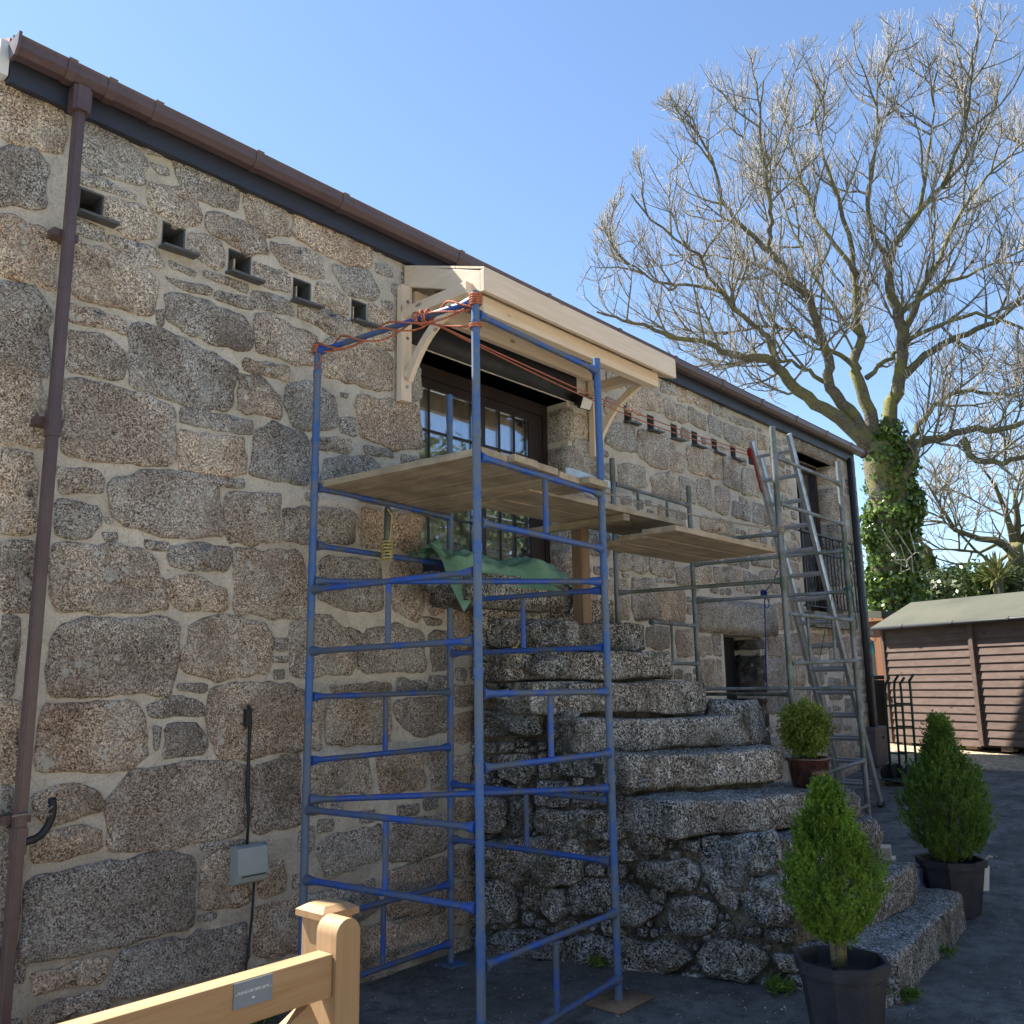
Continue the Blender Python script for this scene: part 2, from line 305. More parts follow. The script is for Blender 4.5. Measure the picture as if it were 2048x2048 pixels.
t = NT('glazed_pot'); n2 = t.noise(9, 4, 0.7); M['glaze'] = t.fin(t.ramp(n2, [(0.42, (0.02, 0.011, 0.009)), (0.62, (0.10, 0.035, 0.022))]), 0.18, spec=0.6)
def rope(name, c1, c2):
    t = NT(name); wv = t.n.new('ShaderNodeTexWave'); wv.inputs['Scale'].default_value = 55; wv.bands_direction = 'DIAGONAL'; t.l(t.pos, wv.inputs[0])
    return t.fin(t.mix(wv.outputs[1], c1, c2), 0.8, t.bump(wv.outputs[1], 0.003))
M['orange_rope'] = rope('orange_rope', (0.62, 0.20, 0.10), (0.36, 0.09, 0.045)); M['red_rope'] = rope('red_rope', (0.45, 0.02, 0.02), (0.2, 0.01, 0.01))
M['tan_rope'] = rope('tan_rope', (0.36, 0.31, 0.24), (0.2, 0.17, 0.13)); M['yellow_rope'] = rope('yellow_twine', (0.70, 0.60, 0.25), (0.45, 0.38, 0.14))
M['blue_rope'] = rope('blue_rope', (0.01, 0.04, 0.30), (0.005, 0.02, 0.14)); M['teal_rope'] = rope('teal_rope', (0.02, 0.16, 0.14), (0.01, 0.09, 0.08))
t = NT('green_tarp'); n = t.noise(3, 4, 0.6); M['tarp'] = t.fin(t.ramp(n, [(0.35, (0.12, 0.27, 0.18)), (0.65, (0.24, 0.43, 0.31))]), 0.55, t.bump(t.noise(25, 3), 0.01))
t = NT('window_glass')
t.fin((0.9, 0.95, 0.95), 0.02); gl = t.n.new('ShaderNodeBsdfGlossy'); gl.inputs['Roughness'].default_value = 0.015; gl.inputs[0].default_value = (0.9, 0.95, 1, 1)
tp = t.n.new('ShaderNodeBsdfTransparent'); fr = t.n.new('ShaderNodeFresnel'); fr.inputs[0].default_value = 1.5
nb = t.bump(t.noise(1.8, 2, 0.5), 0.004, 0.2); t.l(nb, gl.inputs['Normal'])
ms = t.n.new('ShaderNodeMixShader'); t.l(t.math('ADD', t.math('MULTIPLY', fr.outputs[0], 0.65), 0.01), ms.inputs[0]); t.l(tp.outputs[0], ms.inputs[1]); t.l(gl.outputs[0], ms.inputs[2]); t.l(ms.outputs[0], t.out.inputs[0])
M['glass'] = t.m

# ================================================================ GROUND
WY = 4.4                                   # face of the house wall
def ground_sheet(name, x0, x1, y0, y1, nx, ny, dz, mat, rough=0.0, parent=None):
    m = MB(); xs = np.linspace(x0, x1, nx + 1); ys = np.linspace(y0, y1, ny + 1)
    for y in ys:
        for x in xs: m.v.append((x, y, gz(x) + dz + (rough * (math.sin(x * 3.1 + y) * math.cos(y * 2.3)) if rough else 0)))
    for j in range(ny):
        for i in range(nx): a = j * (nx + 1) + i; m.f.append((a, a + 1, a + nx + 2, a + nx + 1))
    return tag(m.build(name, mat, parent, smooth=True, fix=False), kind='structure')
m = MB()
xs = [-400, -60, -20, 0, 3, 5, 7, 8, 9, 9.5, 11, 12.5, 13.8, 16, 25, 60, 400]; ys = [-400, -60, -20, -8, 0, 5, 12, 30, 80, 400]
for y in ys:
    for x in xs: m.v.append((x, y, gz(x) - 0.02))
for j in range(len(ys) - 1):
    for i in range(len(xs) - 1): a = j * len(xs) + i; m.f.append((a, a + 1, a + len(xs) + 1, a + len(xs)))
tag(m.build('ground', M['grass'], fix=False), kind='structure')
ground_sheet('yard', -12, 18, -8.2, 12, 120, 80, 0.0, M['tarmac'])
ground_sheet('bounce_gravel', -12, 11.5, -8.1, -1.2, 60, 20, 0.005, M['gravel'])  # unseen pale gravel added to bounce warm light onto the house wall
ground_sheet('gravel_strip', 11.85, 16.6, -4.5, 5.6, 10, 10, 0.006, M['tangravel'])

# ================================================================ STONES
from mathutils import noise as mnoise0
def chaikin(p, n=2, q=0.25):
    p = np.array(p, float)
    for _ in range(n):
        b = np.roll(p, -1, 0); p = np.stack([p * (1 - q) + b * q, p * q + b * (1 - q)], 1).reshape(-1, 2)
    return p
def parea(p): x, y = p[:, 0], p[:, 1]; return 0.5 * np.sum(x * np.roll(y, -1) - np.roll(x, -1) * y)
def resample(p, n):
    q = np.vstack([p, p[:1]]); d = np.r_[0, np.cumsum(np.linalg.norm(np.diff(q, axis=0), axis=1))]
    t_ = np.linspace(0, d[-1], n, endpoint=False); return np.stack([np.interp(t_, d, q[:, 0]), np.interp(t_, d, q[:, 1])], 1)
def stone_data(poly, h, emb=0.03, jit=0.007, rough=0.25, frame=None, cut=0.075, dense=1.0):
    """rounded stone over a 2D outline; frame maps (u, v, n) to space"""
    p = chaikin(chaikin(poly, 1, cut), 1, .15)
    if parea(p) < 0: p = p[::-1]
    per = np.sum(np.linalg.norm(np.diff(np.vstack([p, p[:1]]), axis=0), axis=1)); n = int(min(60, max(12, per / 0.028 * dense)))
    p = resample(p, n); c = p.mean(0); sz = math.sqrt(abs(parea(p)))
    q_ = rng.normal(0, 1, p.shape); q_ = (q_ + .6 * np.roll(q_, 1, 0) + .6 * np.roll(q_, -1, 0)) * .75; p = p + q_ * min(jit, sz * 0.03)
    sd_ = random.random() * 50
    def inset(k): 
        r = np.linalg.norm(p - c, axis=1, keepdims=True); return c + (p - c) * np.clip((r - k) / r, 0.12, 1)
    e = min(0.04, sz * 0.16)
    rings = [(p, -emb, 0), (p, h * 0.45, .3), (inset(e * 0.28), h * 0.86, .5), (inset(e * 1.1), h * 1.0, 1), (c + (p - c) * 0.55, h * 1.08, 1.4), (c + (p - c) * 0.22, h * 1.1, 1.4)]
    vs = []
    for q, z, k in rings:
        zz = z + np.array([mnoise0.noise(Vector((a * 9 + sd_, b * 9, sd_))) * 1.5 + mnoise0.noise(Vector((a * 27, b * 27, sd_))) * .8 for a, b in q]) * h * rough * k * 1.6
        vs += [(a, b, e_) for (a, b), e_ in zip(q, zz)]
    vs.append((c[0], c[1], h * (1.1 + rng.normal(0, rough))))
    fs = []
    for i in range(len(rings) - 1):
        for k in range(n): k2 = (k + 1) % n; fs.append((i * n + k, i * n + k2, (i + 1) * n + k2, (i + 1) * n + k))
    o = (len(rings) - 1) * n
    for k in range(n): fs.append((o + k, o + (k + 1) % n, len(vs) - 1))
    return [frame(*v) for v in vs], fs
def in_poly(P, poly):
    x, y = P[..., 0], P[..., 1]; r = np.zeros(x.shape, bool); n = len(poly)
    for i in range(n):
        x1, y1 = poly[i]; x2, y2 = poly[(i + 1) % n]
        if y1 == y2: continue
        c_ = ((y1 > y) != (y2 > y)) & (x < (x2 - x1) * (y - y1) / (y2 - y1) + x1); r ^= c_
    return r
def fill_stones(occ, u0, v0, cell, sizes, gap, minr=0.5):
    """pack free cells with roughly coursed stones; occ True = taken"""
    out = []; nv, nu = occ.shape
    for (w_, h_, tries) in sizes:
        for _ in range(tries):
            ww = w_ * random.uniform(0.75, 1.3); hh = h_ * random.uniform(0.8, 1.2)
            iw = max(2, int((ww + 2 * gap) / cell)); ih = max(2, int((hh + 2 * gap) / cell))
            if iw >= nu or ih >= nv: continue
            a = random.randrange(0, nu - iw); b = random.randrange(0, nv - ih)
            if occ[b:b + ih, a:a + iw].any(): continue
            # settle down and left so that joints stay thin
            for _k in range(14):
                mv = False
                if b > 0 and not occ[b - 1:b - 1 + ih, a:a + iw].any(): b -= 1; mv = True
                if a > 0 and not occ[b:b + ih, a - 1:a - 1 + iw].any(): a -= 1; mv = True
                if not mv: break
            occ[b:b + ih, a:a + iw] = True
            ua = u0 + a * cell + gap; ub = u0 + (a + iw) * cell - gap; va = v0 + b * cell + gap; vb = v0 + (b + ih) * cell - gap
            k = min(ub - ua, vb - va); j = lambda: random.uniform(-0.0, 0.14) * k; e = lambda: random.uniform(-0.06, 0.03) * k
            out.append([(ua + j(), va + j() * .5), ((ua + ub) / 2, va - e() * .5), (ub - j(), va + j() * .5), (ub + e() * .5, (va + vb) / 2), (ub - j(), vb - j() * .5), ((ua + ub) / 2, vb + e() * .5), (ua + j(), vb - j() * .5), (ua - e() * .5, (va + vb) / 2)])
    return out
def rects_mask(shape, u0, v0, cell, polys, grow):
    nv, nu = shape; uu = u0 + (np.arange(nu) + 0.5) * cell; vv = v0 + (np.arange(nv) + 0.5) * cell; occ = np.zeros(shape, bool)
    for p in polys:
        p = np.array(p); c = p.mean(0); d = p - c; r = np.linalg.norm(d, axis=1, keepdims=True); q = c + d * (r + grow) / np.maximum(r, 1e-6)
        a0 = max(0, int((q[:, 0].min() - u0) / cell)); a1 = min(nu, int((q[:, 0].max() - u0) / cell) + 2); b0 = max(0, int((q[:, 1].min() - v0) / cell)); b1 = min(nv, int((q[:, 1].max() - v0) / cell) + 2)
        if a1 <= a0 or b1 <= b0: continue
        g = np.stack(np.meshgrid(uu[a0:a1], vv[b0:b1]), -1); occ[b0:b1, a0:a1] |= in_poly(g, q)
    return occ

# survey of the facade stones: sheet origin and scale, then outlines
Z = {}
Z[(0, 0, .36232)] = '''0,440 350,560 345,850 0,770|-60,850 20,835 170,815 255,900 240,1170 80,1130 -60,1150|0,1180 300,1290 290,1600 0,1520|0,1560 200,1600 260,1720 268,2090 0,2000
435,600 560,660 800,880 790,1010 560,960 435,890|780,760 900,800 900,860 800,840|950,845 1300,1000 1305,1170 1010,1060|440,950 560,980 750,1080 740,1100 440,1010|590,1090 840,1160 860,1310 750,1325 590,1220
800,1010 1080,1070 1100,1240 980,1250 840,1150|1140,1190 1200,1175 1420,1270 1480,1400 1380,1410 1140,1280|1350,1060 1560,1130 1595,1290 1480,1300 1370,1220|1620,1150 1930,1290 2040,1370 2045,1480 1900,1450 1620,1310
1510,1340 1760,1400 1785,1530 1600,1500 1510,1400|1045,1280 1210,1320 1235,1460 1180,1475 1050,1400|1400,1450 1580,1510 1595,1620 1410,1560|600,1300 860,1370 900,1480 760,1460 600,1350|420,1200 560,1260 570,1330 420,1290
400,1320 760,1450 870,1560 820,1750 600,1690 400,1620|930,1440 1080,1500 1060,1525 940,1480|910,1530 1165,1590 1160,1630 1010,1600|1120,1490 1360,1570 1360,1615 1130,1530|1190,1610 1380,1650 1390,1715 1190,1660
1400,1610 1600,1660 1610,1740 1410,1700|920,1630 1000,1625 1340,1740 1385,1850 1375,1932 1180,1900 940,1790|730,1790 850,1790 1180,1960 1300,2040 1270,2260 1000,2220 710,2130|385,1670 690,1760 685,1845 385,1780
385,1830 560,1850 680,1945 675,2095 380,2040|1410,1740 1500,1740 1740,1870 1750,1980 1720,2025 1420,1940|830,900 930,930 925,970 870,960|860,1720 905,1710 900,1800 865,1790'''
Z[(0, 700, .36232)] = '''0,70 250,110 250,530 0,510|370,140 900,280 950,340 960,600 900,630 350,590|1345,50 1590,90 1590,180 1360,110|1325,135 1440,160 1545,270 1540,380 1310,330|1000,320 1150,330 1150,430 1000,400
1170,350 1385,385 1380,470 1170,440|990,450 1340,490 1360,690 1200,690 990,650|1420,440 1500,410 1700,480 1705,750 1380,690|1580,190 1720,190 1850,270 1860,430 1620,440 1570,250|1720,490 1925,520 1925,560 1740,550
0,560 190,570 205,720 190,1010 0,1010|330,650 530,670 570,720 550,790 330,785|320,820 540,860 550,960 480,1040 310,1020|610,720 920,670 1190,710 1220,1040 850,1020 620,930|1215,710 1340,715 1340,770 1215,755
1240,790 1540,790 1545,1060 1270,1060 1240,1000|0,1060 190,1060 180,1440 0,1440|290,1070 760,1090 860,1200 920,1450 280,1440|560,1010 650,1010 640,1060 580,1055|685,1015 755,1020 750,1065 700,1060
800,1050 930,1060 920,1105 810,1100|960,1090 1080,1065 1270,1100 1250,1220 1070,1215 950,1190|930,1270 1060,1250 1250,1330 1240,1440 1010,1440 935,1350|1300,1090 1660,1120 1710,1470 1290,1460
370,1490 900,1480 985,1520 970,1750 930,1900 270,1910 280,1640|1040,1530 1160,1470 1460,1500 1490,1640 1480,1780 1180,1810 1010,1760|0,1480 110,1490 100,1600 60,1900 0,1910|1510,1590 1580,1590 1575,1660 1515,1660
980,1840 1140,1840 1135,1890 985,1880|560,900 620,920 620,960 590,960|995,1510 1030,1520 1020,1560 1000,1550|1500,1690 1590,1690 1580,1730 1505,1725'''
Z[(0, 1348, .36232)] = '''0,150 120,160 90,580 0,580|230,170 740,150 800,260 800,450 700,520 210,540|810,180 960,135 1110,150 1110,230 830,240|840,290 890,295 870,430 850,400|920,290 1080,270 1130,370 1110,440 910,460
1160,100 1300,50 1600,60 1690,160 1690,420 1220,470 1150,320|200,650 400,610 550,660 545,770 300,810 195,790|190,900 420,850 550,860 540,970 230,1040 180,1010|600,700 760,530 1080,480 1370,510 1390,620 1350,870 900,960 600,980
1400,520 1650,450 1660,820 1420,880 1400,800|150,1120 950,980 1060,1020 1060,1390 600,1500 130,1590|0,620 70,640 50,1000 0,1010|1110,1020 1280,980 1380,1200 1370,1260 1110,1300|1115,930 1350,910 1340,960 1120,980
1400,1300 1640,1220 1650,1540 1410,1560|180,1640 590,1550 570,1690 200,1760|620,1600 700,1520 1340,1370 1360,1560 1300,1640 620,1800|190,1830 600,1740 600,1840 170,1960|1120,150 1150,145 1145,220 1125,215|0,1040 110,1050 100,1500 0,1500
1090,1330 1190,1310 1190,1350 1100,1365|30,1560 140,1590 130,1700 20,1700'''
Z[(560, 480, .31056)] = '''340,160 560,200 640,330 600,390 440,350 350,220|230,280 330,290 430,380 430,480 370,470 230,390|620,40 730,60 740,120 630,90|610,150 700,160 720,240 620,210|570,430 720,480 735,720 640,690 565,560
110,420 300,450 510,560 500,630 330,600 120,500|280,650 500,650 720,750 710,960 640,980 270,860|500,1000 880,1060 910,1340 720,1340 520,1250 490,1100|390,1150 480,1150 480,1260 390,1240|200,1270 440,1280 440,1370 230,1340
545,1320 720,1360 730,1400 550,1380|290,1400 560,1390 640,1460 640,1510 250,1590|780,1380 880,1400 900,1430 790,1460|830,900 900,820 910,1010 840,1040|390,980 440,990 430,1020 390,1010|370,920 430,950 430,970 370,950|650,390 715,395 720,450 660,430'''
Z[(560, 1000, .31056)] = '''30,50 470,60 470,280 30,280|520,60 680,60 680,300 520,300|710,60 905,90 900,330 720,300|0,330 130,340 160,740 0,740|260,370 640,400 650,700 480,715 260,640|710,400 910,400 920,700 880,770 730,720
60,790 300,740 440,860 480,1110 70,1150|550,830 740,800 920,870 930,1110 510,1110|910,750 1040,770 1030,810 950,810|960,870 1080,850 1100,1080 980,1100|330,1190 700,1170 710,1230 340,1240|0,1200 280,1260 260,1600 0,1600
310,1280 700,1270 690,1560 310,1580|740,1290 1060,1260 1070,1500 870,1520 750,1400|180,1720 550,1650 580,1880 170,1900|620,1640 920,1620 920,1850 650,1900|950,1620 1080,1600 1080,1850 970,1850|0,1650 120,1640 110,1932 0,1932
750,1150 930,1170 930,1240 760,1250|0,2010 120,1990 110,2080 0,2090|250,2190 640,2090 640,2310 280,2430|680,2100 1060,2010 1070,2250 720,2350|120,2130 220,2110 215,2240 120,2260|680,2400 1070,2280 1070,2630 700,2690
130,2560 600,2450 630,2640 120,2900|420,2760 1070,2650 1080,2870 520,3040|960,1130 1080,1140 1080,1230 960,1220|690,2700 1060,2620 1060,2640 700,2740|400,840 450,830 520,860 500,1100 480,900'''
Z[(1100, 640, .34161)] = '''530,400 640,430 660,550 540,510|665,460 790,510 795,600 680,570|745,390 825,410 830,480 750,470|805,500 910,570 910,650 810,600|830,410 940,470 940,550 840,480|925,560 1000,590 1000,690 930,650
1015,600 1110,650 1110,740 1020,700|1120,640 1190,660 1190,750 1130,750|950,480 1030,520 1030,570 960,550|1040,560 1190,600 1200,640 1060,600|320,590 490,620 500,780 400,760 320,720|515,640 690,700 690,870 640,870 515,800
700,770 785,790 785,900 710,880|795,730 1000,770 1000,940 810,890|1010,790 1100,830 1110,1010 1015,960|1120,870 1200,880 1250,1040 1120,1020|400,840 550,860 570,990 400,970|590,920 700,890 740,950 750,1060 600,1020
760,920 840,950 850,1080 760,1060|860,930 930,940 950,1080 940,1110 860,1070|970,980 1050,1000 1040,1140 970,1130|1070,1060 1170,1090 1170,1180 1065,1150|1190,1070 1290,1090 1290,1200 1190,1190|880,1140 1060,1180 1080,1260 880,1230
450,440 530,420 530,560 440,530|130,690 225,720 300,820 300,990 130,900|330,300 420,330 420,400 330,370|650,360 735,380 735,440 650,420|1210,660 1270,690 1270,760 1215,750|1060,620 1110,640 1105,690 1060,650'''
Z[(1200, 1100, .18634)] = '''180,20 510,40 500,240 200,220|530,90 780,100 780,290 620,270 530,220|800,180 970,180 980,380 830,370|1010,180 1180,180 1190,340 1010,350|1220,180 1430,190 1440,340 1230,350|1450,220 1510,230 1520,440 1460,430|1540,220 1690,290 1690,460 1550,450
1710,230 1932,230 1932,460 1710,450|350,310 560,310 600,400 620,720 640,760 380,740 340,600|180,330 280,350 310,480 310,740 190,730|640,430 880,430 910,560 900,780 650,770|920,590 980,590 980,690 930,680
1870,580 1932,580 2080,600 2080,860 1880,850|500,820 740,830 730,1070 500,1040|810,880 990,860 1010,1140 830,1140|1060,940 1180,930 1190,1120 1070,1130|1200,920 1280,880 1300,1130 1220,1130|1070,1170 1290,1180 1310,1460 1160,1480 1090,1400
800,1290 880,1290 880,1380 800,1380|1740,930 1790,930 1780,1130 1745,1130|1800,900 1990,920 1990,1140 1810,1140|1760,1180 1932,1150 1990,1160 1990,1480 1760,1470|230,255 310,265 300,300 240,290|600,300 660,310 655,350 605,345|690,320 800,320 800,360 690,355
2010,900 2200,910 2190,1130 2010,1130|2010,1170 2200,1160 2200,1450 2010,1450|1770,1510 1960,1500 1960,1750 1770,1750|1990,1490 2250,1480 2250,1740 1990,1740'''
stones2d = []
for (ox, oy, sc), txt in Z.items():
    for e in txt.replace('\n', '|').split('|'):
        q = [tuple(map(float, k.split(','))) for k in e.split()]
        pts = [ony(ox + a * sc, oy + b * sc, WY) for a, b in q]
        stones2d.append([(p.x, p.z) for p in pts])
X0, X1, ZT = 1.24, 12.0, 4.70
def grow(p, g):
    q = np.array(p, float); c = q.mean(0); d = q - c; r = np.maximum(np.linalg.norm(d, axis=1, keepdims=True), 1e-6); g = min(g, .12 * math.sqrt(abs(parea(q)))); return [tuple(v) for v in c + d * (1 + g / r)]
stones2d = [grow(p, .016) for p in stones2d]
for p in stones2d:
    for i, (a, b) in enumerate(p): p[i] = (max(X0 + 0.0, min(X1 - 0.02, a)), min(ZT, b))
# openings in the front wall: x0, x1, z0, z1
def rect(px0, py0, px1, py1, grow=0):
    a = ony(px0, py0, WY); b = ony(px1, py1, WY); return [a.x - grow, b.x + grow, b.z - grow, a.z + grow]
DOOR = [4.06, 5.74, 2.44, 4.02]
CELL = rect(1446, 1266, 1500, 1412); CELL[1] = CELL[0] + 0.80; CELL[2] = 0.5; CELL[3] = ony(1446, 1268, WY).z
FAR = [ony(1590, 930, WY).x, ony(1663, 940, WY).x, ony(1625, 1222, WY).z, ony(1600, 905, WY).z]
VENT = [rect(161, 372, 206, 420), rect(325, 440, 370, 492), rect(457, 495, 502, 545), rect(586, 553, 622, 596), rect(705, 597, 731, 640)]
VENT += [rect(*q) for q in ((1249, 810, 1262, 836), (1295, 828, 1307, 854), (1342, 846, 1354, 872), (1384, 861, 1394, 886), (1424, 876, 1433, 898), (1462, 890, 1470, 912), (1496, 901, 1507, 924))]
for i, v in enumerate(VENT):            # square them up
    cx = (v[0] + v[1]) / 2; wv_ = 0.125 if i > 5 else max(0.13, v[1] - v[0]); z1 = v[3] - 0.0; v[0], v[1] = cx - wv_ / 2, cx + wv_ / 2; v[2] = z1 - 0.155
OPEN = [DOOR, CELL, FAR] + VENT

house = thing('granite_house', 'long two storey granite house with beige mortar, brown gutter and pigeon holes', 'house', ((X0 + X1) / 2, WY, 0))
def wall_sheet(y, x0, x1, z0, z1, opens, depth, name, mat, parent):
    xs_ = sorted(set([x0, x1] + [v for o in opens for v in o[:2]])); zs_ = sorted(set([z0, z1] + [v for o in opens for v in o[2:]]))
    xs2 = []
    m = MB(); idx = {}
    def vid(p):
        k = tuple(round(c_, 5) for c_ in p)
        if k not in idx: idx[k] = len(m.v); m.v.append(p)
        return idx[k]
    for i in range(len(xs_) - 1):
        for j in range(len(zs_) - 1):
            cx = (xs_[i] + xs_[i + 1]) / 2; cz = (zs_[j] + zs_[j + 1]) / 2
            if any(o[0] < cx < o[1] and o[2] < cz < o[3] for o in opens): continue
            m.f.append((vid((xs_[i], y, zs_[j])), vid((xs_[i + 1], y, zs_[j])), vid((xs_[i + 1], y, zs_[j + 1])), vid((xs_[i], y, zs_[j + 1]))))
    for o in opens:
        a, b, c_, d = o; q = [(a, c_), (b, c_), (b, d), (a, d)]
        for k in range(4):
            p, r_ = q[k], q[(k + 1) % 4]; m.add([(p[0], y, p[1]), (r_[0], y, r_[1]), (r_[0], y + depth, r_[1]), (p[0], y + depth, p[1])], [(0, 1, 2, 3)])
    return m.build(name, mat, parent, fix=False)
fw = wall_sheet(WY, X0, X1, -0.2, 4.78, OPEN, 0.34, 'front_wall', M['mortar'], house)
cell = 0.015; nu = int((X1 - X0) / cell); nv = int((4.68 + 0.15) / cell)
occ = rects_mask((nv, nu), X0, -0.15, cell, stones2d, 0.004)
LINT = [((ony(1393, 1204, WY).x), ony(1550, 1262, WY).x, ony(1400, 1265, WY).z, ony(1500, 1205, WY).z), (ony(1585, 900, WY).x, ony(1672, 940, WY).x, FAR[3], FAR[3] + 0.24), (3.82, 5.98, DOOR[3], DOOR[3] + 0.27)]
for o in OPEN + [list(l) for l in LINT]:
    a0 = int((o[0] - 0.03 - X0) / cell); a1 = int((o[1] + 0.03 - X0) / cell) + 1; b0 = int((o[2] - 0.03 + 0.15) / cell); b1 = int((o[3] + 0.02 + 0.15) / cell) + 1
    occ[max(0, b0):b1, max(0, a0):a1] = True
# behind the staircase nothing is seen
uu = X0 + (np.arange(nu) + .5) * cell; vv = -0.15 + (np.arange(nv) + .5) * cell; UU, VV = np.meshgrid(uu, vv); occ |= (UU > 4.75) & (UU < 5.55) & (VV < 1.9)
occ[-8:, :] = True
keep = occ.copy()
fillers = fill_stones(occ, X0, -0.15, cell, [(0.46, 0.30, 2500), (0.33, 0.24, 4000), (0.24, 0.17, 7000), (0.17, 0.10, 9000), (0.10, 0.07, 9000)], 0.014)
fillers = [f for f in fillers if True]
def wframe(u, v, n): return (u, WY - n, v)
allst = [(p, True) for p in stones2d] + [(p, False) for p in fillers]
allst.sort(key=lambda e: -abs(parea(np.array(e[0]))))
rest = MB(); cnt = 0
for p, traced in allst:
    ar = abs(parea(np.array(p)))
    if ar < 0.0006: continue
    hh = min(0.021, 0.009 + 0.03 * math.sqrt(ar)) * random.uniform(0.8, 1.25)
    vs, fs = stone_data(p, hh, frame=wframe, rough=0.16)
    if cnt < 292:
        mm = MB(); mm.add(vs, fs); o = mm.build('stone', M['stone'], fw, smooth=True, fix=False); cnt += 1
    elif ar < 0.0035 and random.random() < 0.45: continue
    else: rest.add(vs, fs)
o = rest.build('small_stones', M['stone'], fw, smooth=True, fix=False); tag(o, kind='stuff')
print('stones', len(stones2d), len(fillers))
# lintels and reveal stones
def block(a, b, name, mat, parent, bev=0.012, seg=1, noise=0.0):
    bm = bmesh.new(); bmesh.ops.create_cube(bm, size=1.0)
    for v in bm.verts: v.co = Vector(((a[i] + b[i]) / 2 + v.co[i] * (b[i] - a[i]) for i in range(3)))
    bmesh.ops.bevel(bm, geom=list(bm.edges), offset=bev, segments=2, affect='EDGES')
    if noise:
        bmesh.ops.subdivide_edges(bm, edges=[e for e in bm.edges if e.calc_length() > 0.1], cuts=3, use_grid_fill=True)
        for v in bm.verts: v.co += Vector(rng.normal(0, noise, 3))
    me = bpy.data.meshes.new(name); bm.to_mesh(me); bm.free()
    me.polygons.foreach_set('use_smooth', [True] * len(me.polygons)); return link(name, me, mat, parent)
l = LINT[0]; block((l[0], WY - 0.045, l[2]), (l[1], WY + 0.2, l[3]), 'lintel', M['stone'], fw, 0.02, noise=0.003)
l = LINT[1]; block((l[0], WY - 0.03, l[2]), (l[1], WY + 0.2, l[3]), 'lintel', M['lintel'], fw, 0.015)
l = LINT[2]; tag(block((l[0] + .1, WY - 0.008, l[2]), (l[1] - .1, WY + 0.36, l[3]), 'lintel', M['black'], fw, 0.01), label='dark timber lintel over the raised double door')
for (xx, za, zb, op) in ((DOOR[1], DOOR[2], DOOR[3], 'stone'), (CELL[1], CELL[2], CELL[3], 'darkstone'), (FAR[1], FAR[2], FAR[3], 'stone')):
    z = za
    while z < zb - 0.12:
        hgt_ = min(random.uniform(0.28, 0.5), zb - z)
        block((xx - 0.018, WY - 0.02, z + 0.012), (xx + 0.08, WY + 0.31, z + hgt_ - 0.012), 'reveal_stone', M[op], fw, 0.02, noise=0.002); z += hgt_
# rest of the house body
XB = X1; YB = 7.4; RZ = 4.80; RY = (WY + YB) / 2; RH = 5.6
m = MB(); m.poly_prism([(X0, WY + 0.36, -0.2), (X0, YB, -0.2), (X0, YB, RZ), (X0, RY, RH - 0.05), (X0, WY + 0.36, RZ)], (0.35, 0, 0)); m.add([(X0, WY, -0.2), (X0, WY + .36, -.2), (X0, WY + .36, 4.78), (X0, WY, 4.78)], [(0, 1, 2, 3)]); m.build('end_wall', M['mortar'], house)
m = MB(); m.poly_prism([(X1 - 0.35, WY + 0.36, -0.2), (X1 - 0.35, YB, -0.2), (X1 - 0.35, YB, RZ), (X1 - 0.35, RY, RH - 0.05), (X1 - 0.35, WY + 0.36, RZ)], (0.35, 0, 0)); m.add([(X1, WY, -0.2), (X1, WY + .36, -.2), (X1, WY + .36, 4.78), (X1, WY, 4.78)], [(0, 1, 2, 3)]); m.build('end_wall', M['mortar'], house)
m = MB(); m.box((X0, YB, -0.2), (X1, YB + 0.3, RZ)); m.build('back_wall', M['mortar'], house)
m = MB(); m.box((X0 + .35, WY + 0.37, 2.36), (X1 - .35, YB, 2.42)); m.build('upper_floor', M['prop'], house)
def slope(name, y0, z0, y1, z1, th=0.06):
    m = MB(); m.poly_prism([(1.30, y0, z0), (1.30, y1, z1), (1.30, y1, z1 - th), (1.30, y0, z0 - th)], (X1 - 1.16, 0, 0)); return m.build(name, M['tile'], house)
sl = (RH - 4.86) / (RY - 4.30)
slope('roof', 4.35, 4.83, RY, 4.84 + sl * (RY - 4.30)); slope('roof', YB + 0.5, 4.84, RY + 0.001, 4.84 + sl * (RY - 4.30))
# eave tiles: the lowest course showing over the gutter
xt = 1.30
em = None; k = 0
while xt < X1 + 0.1:
    mm = MB(); z0 = 4.845 + random.uniform(-.004, .004); mm.obox((xt + 0.085, 4.26 + .17, z0 + .012), (0.082, 0, 0), (0, 0.10, 0.07), (0, -0.004, 0.008)); mm.build('roof_tile', M['tile'], house); xt += 0.171; k += 1
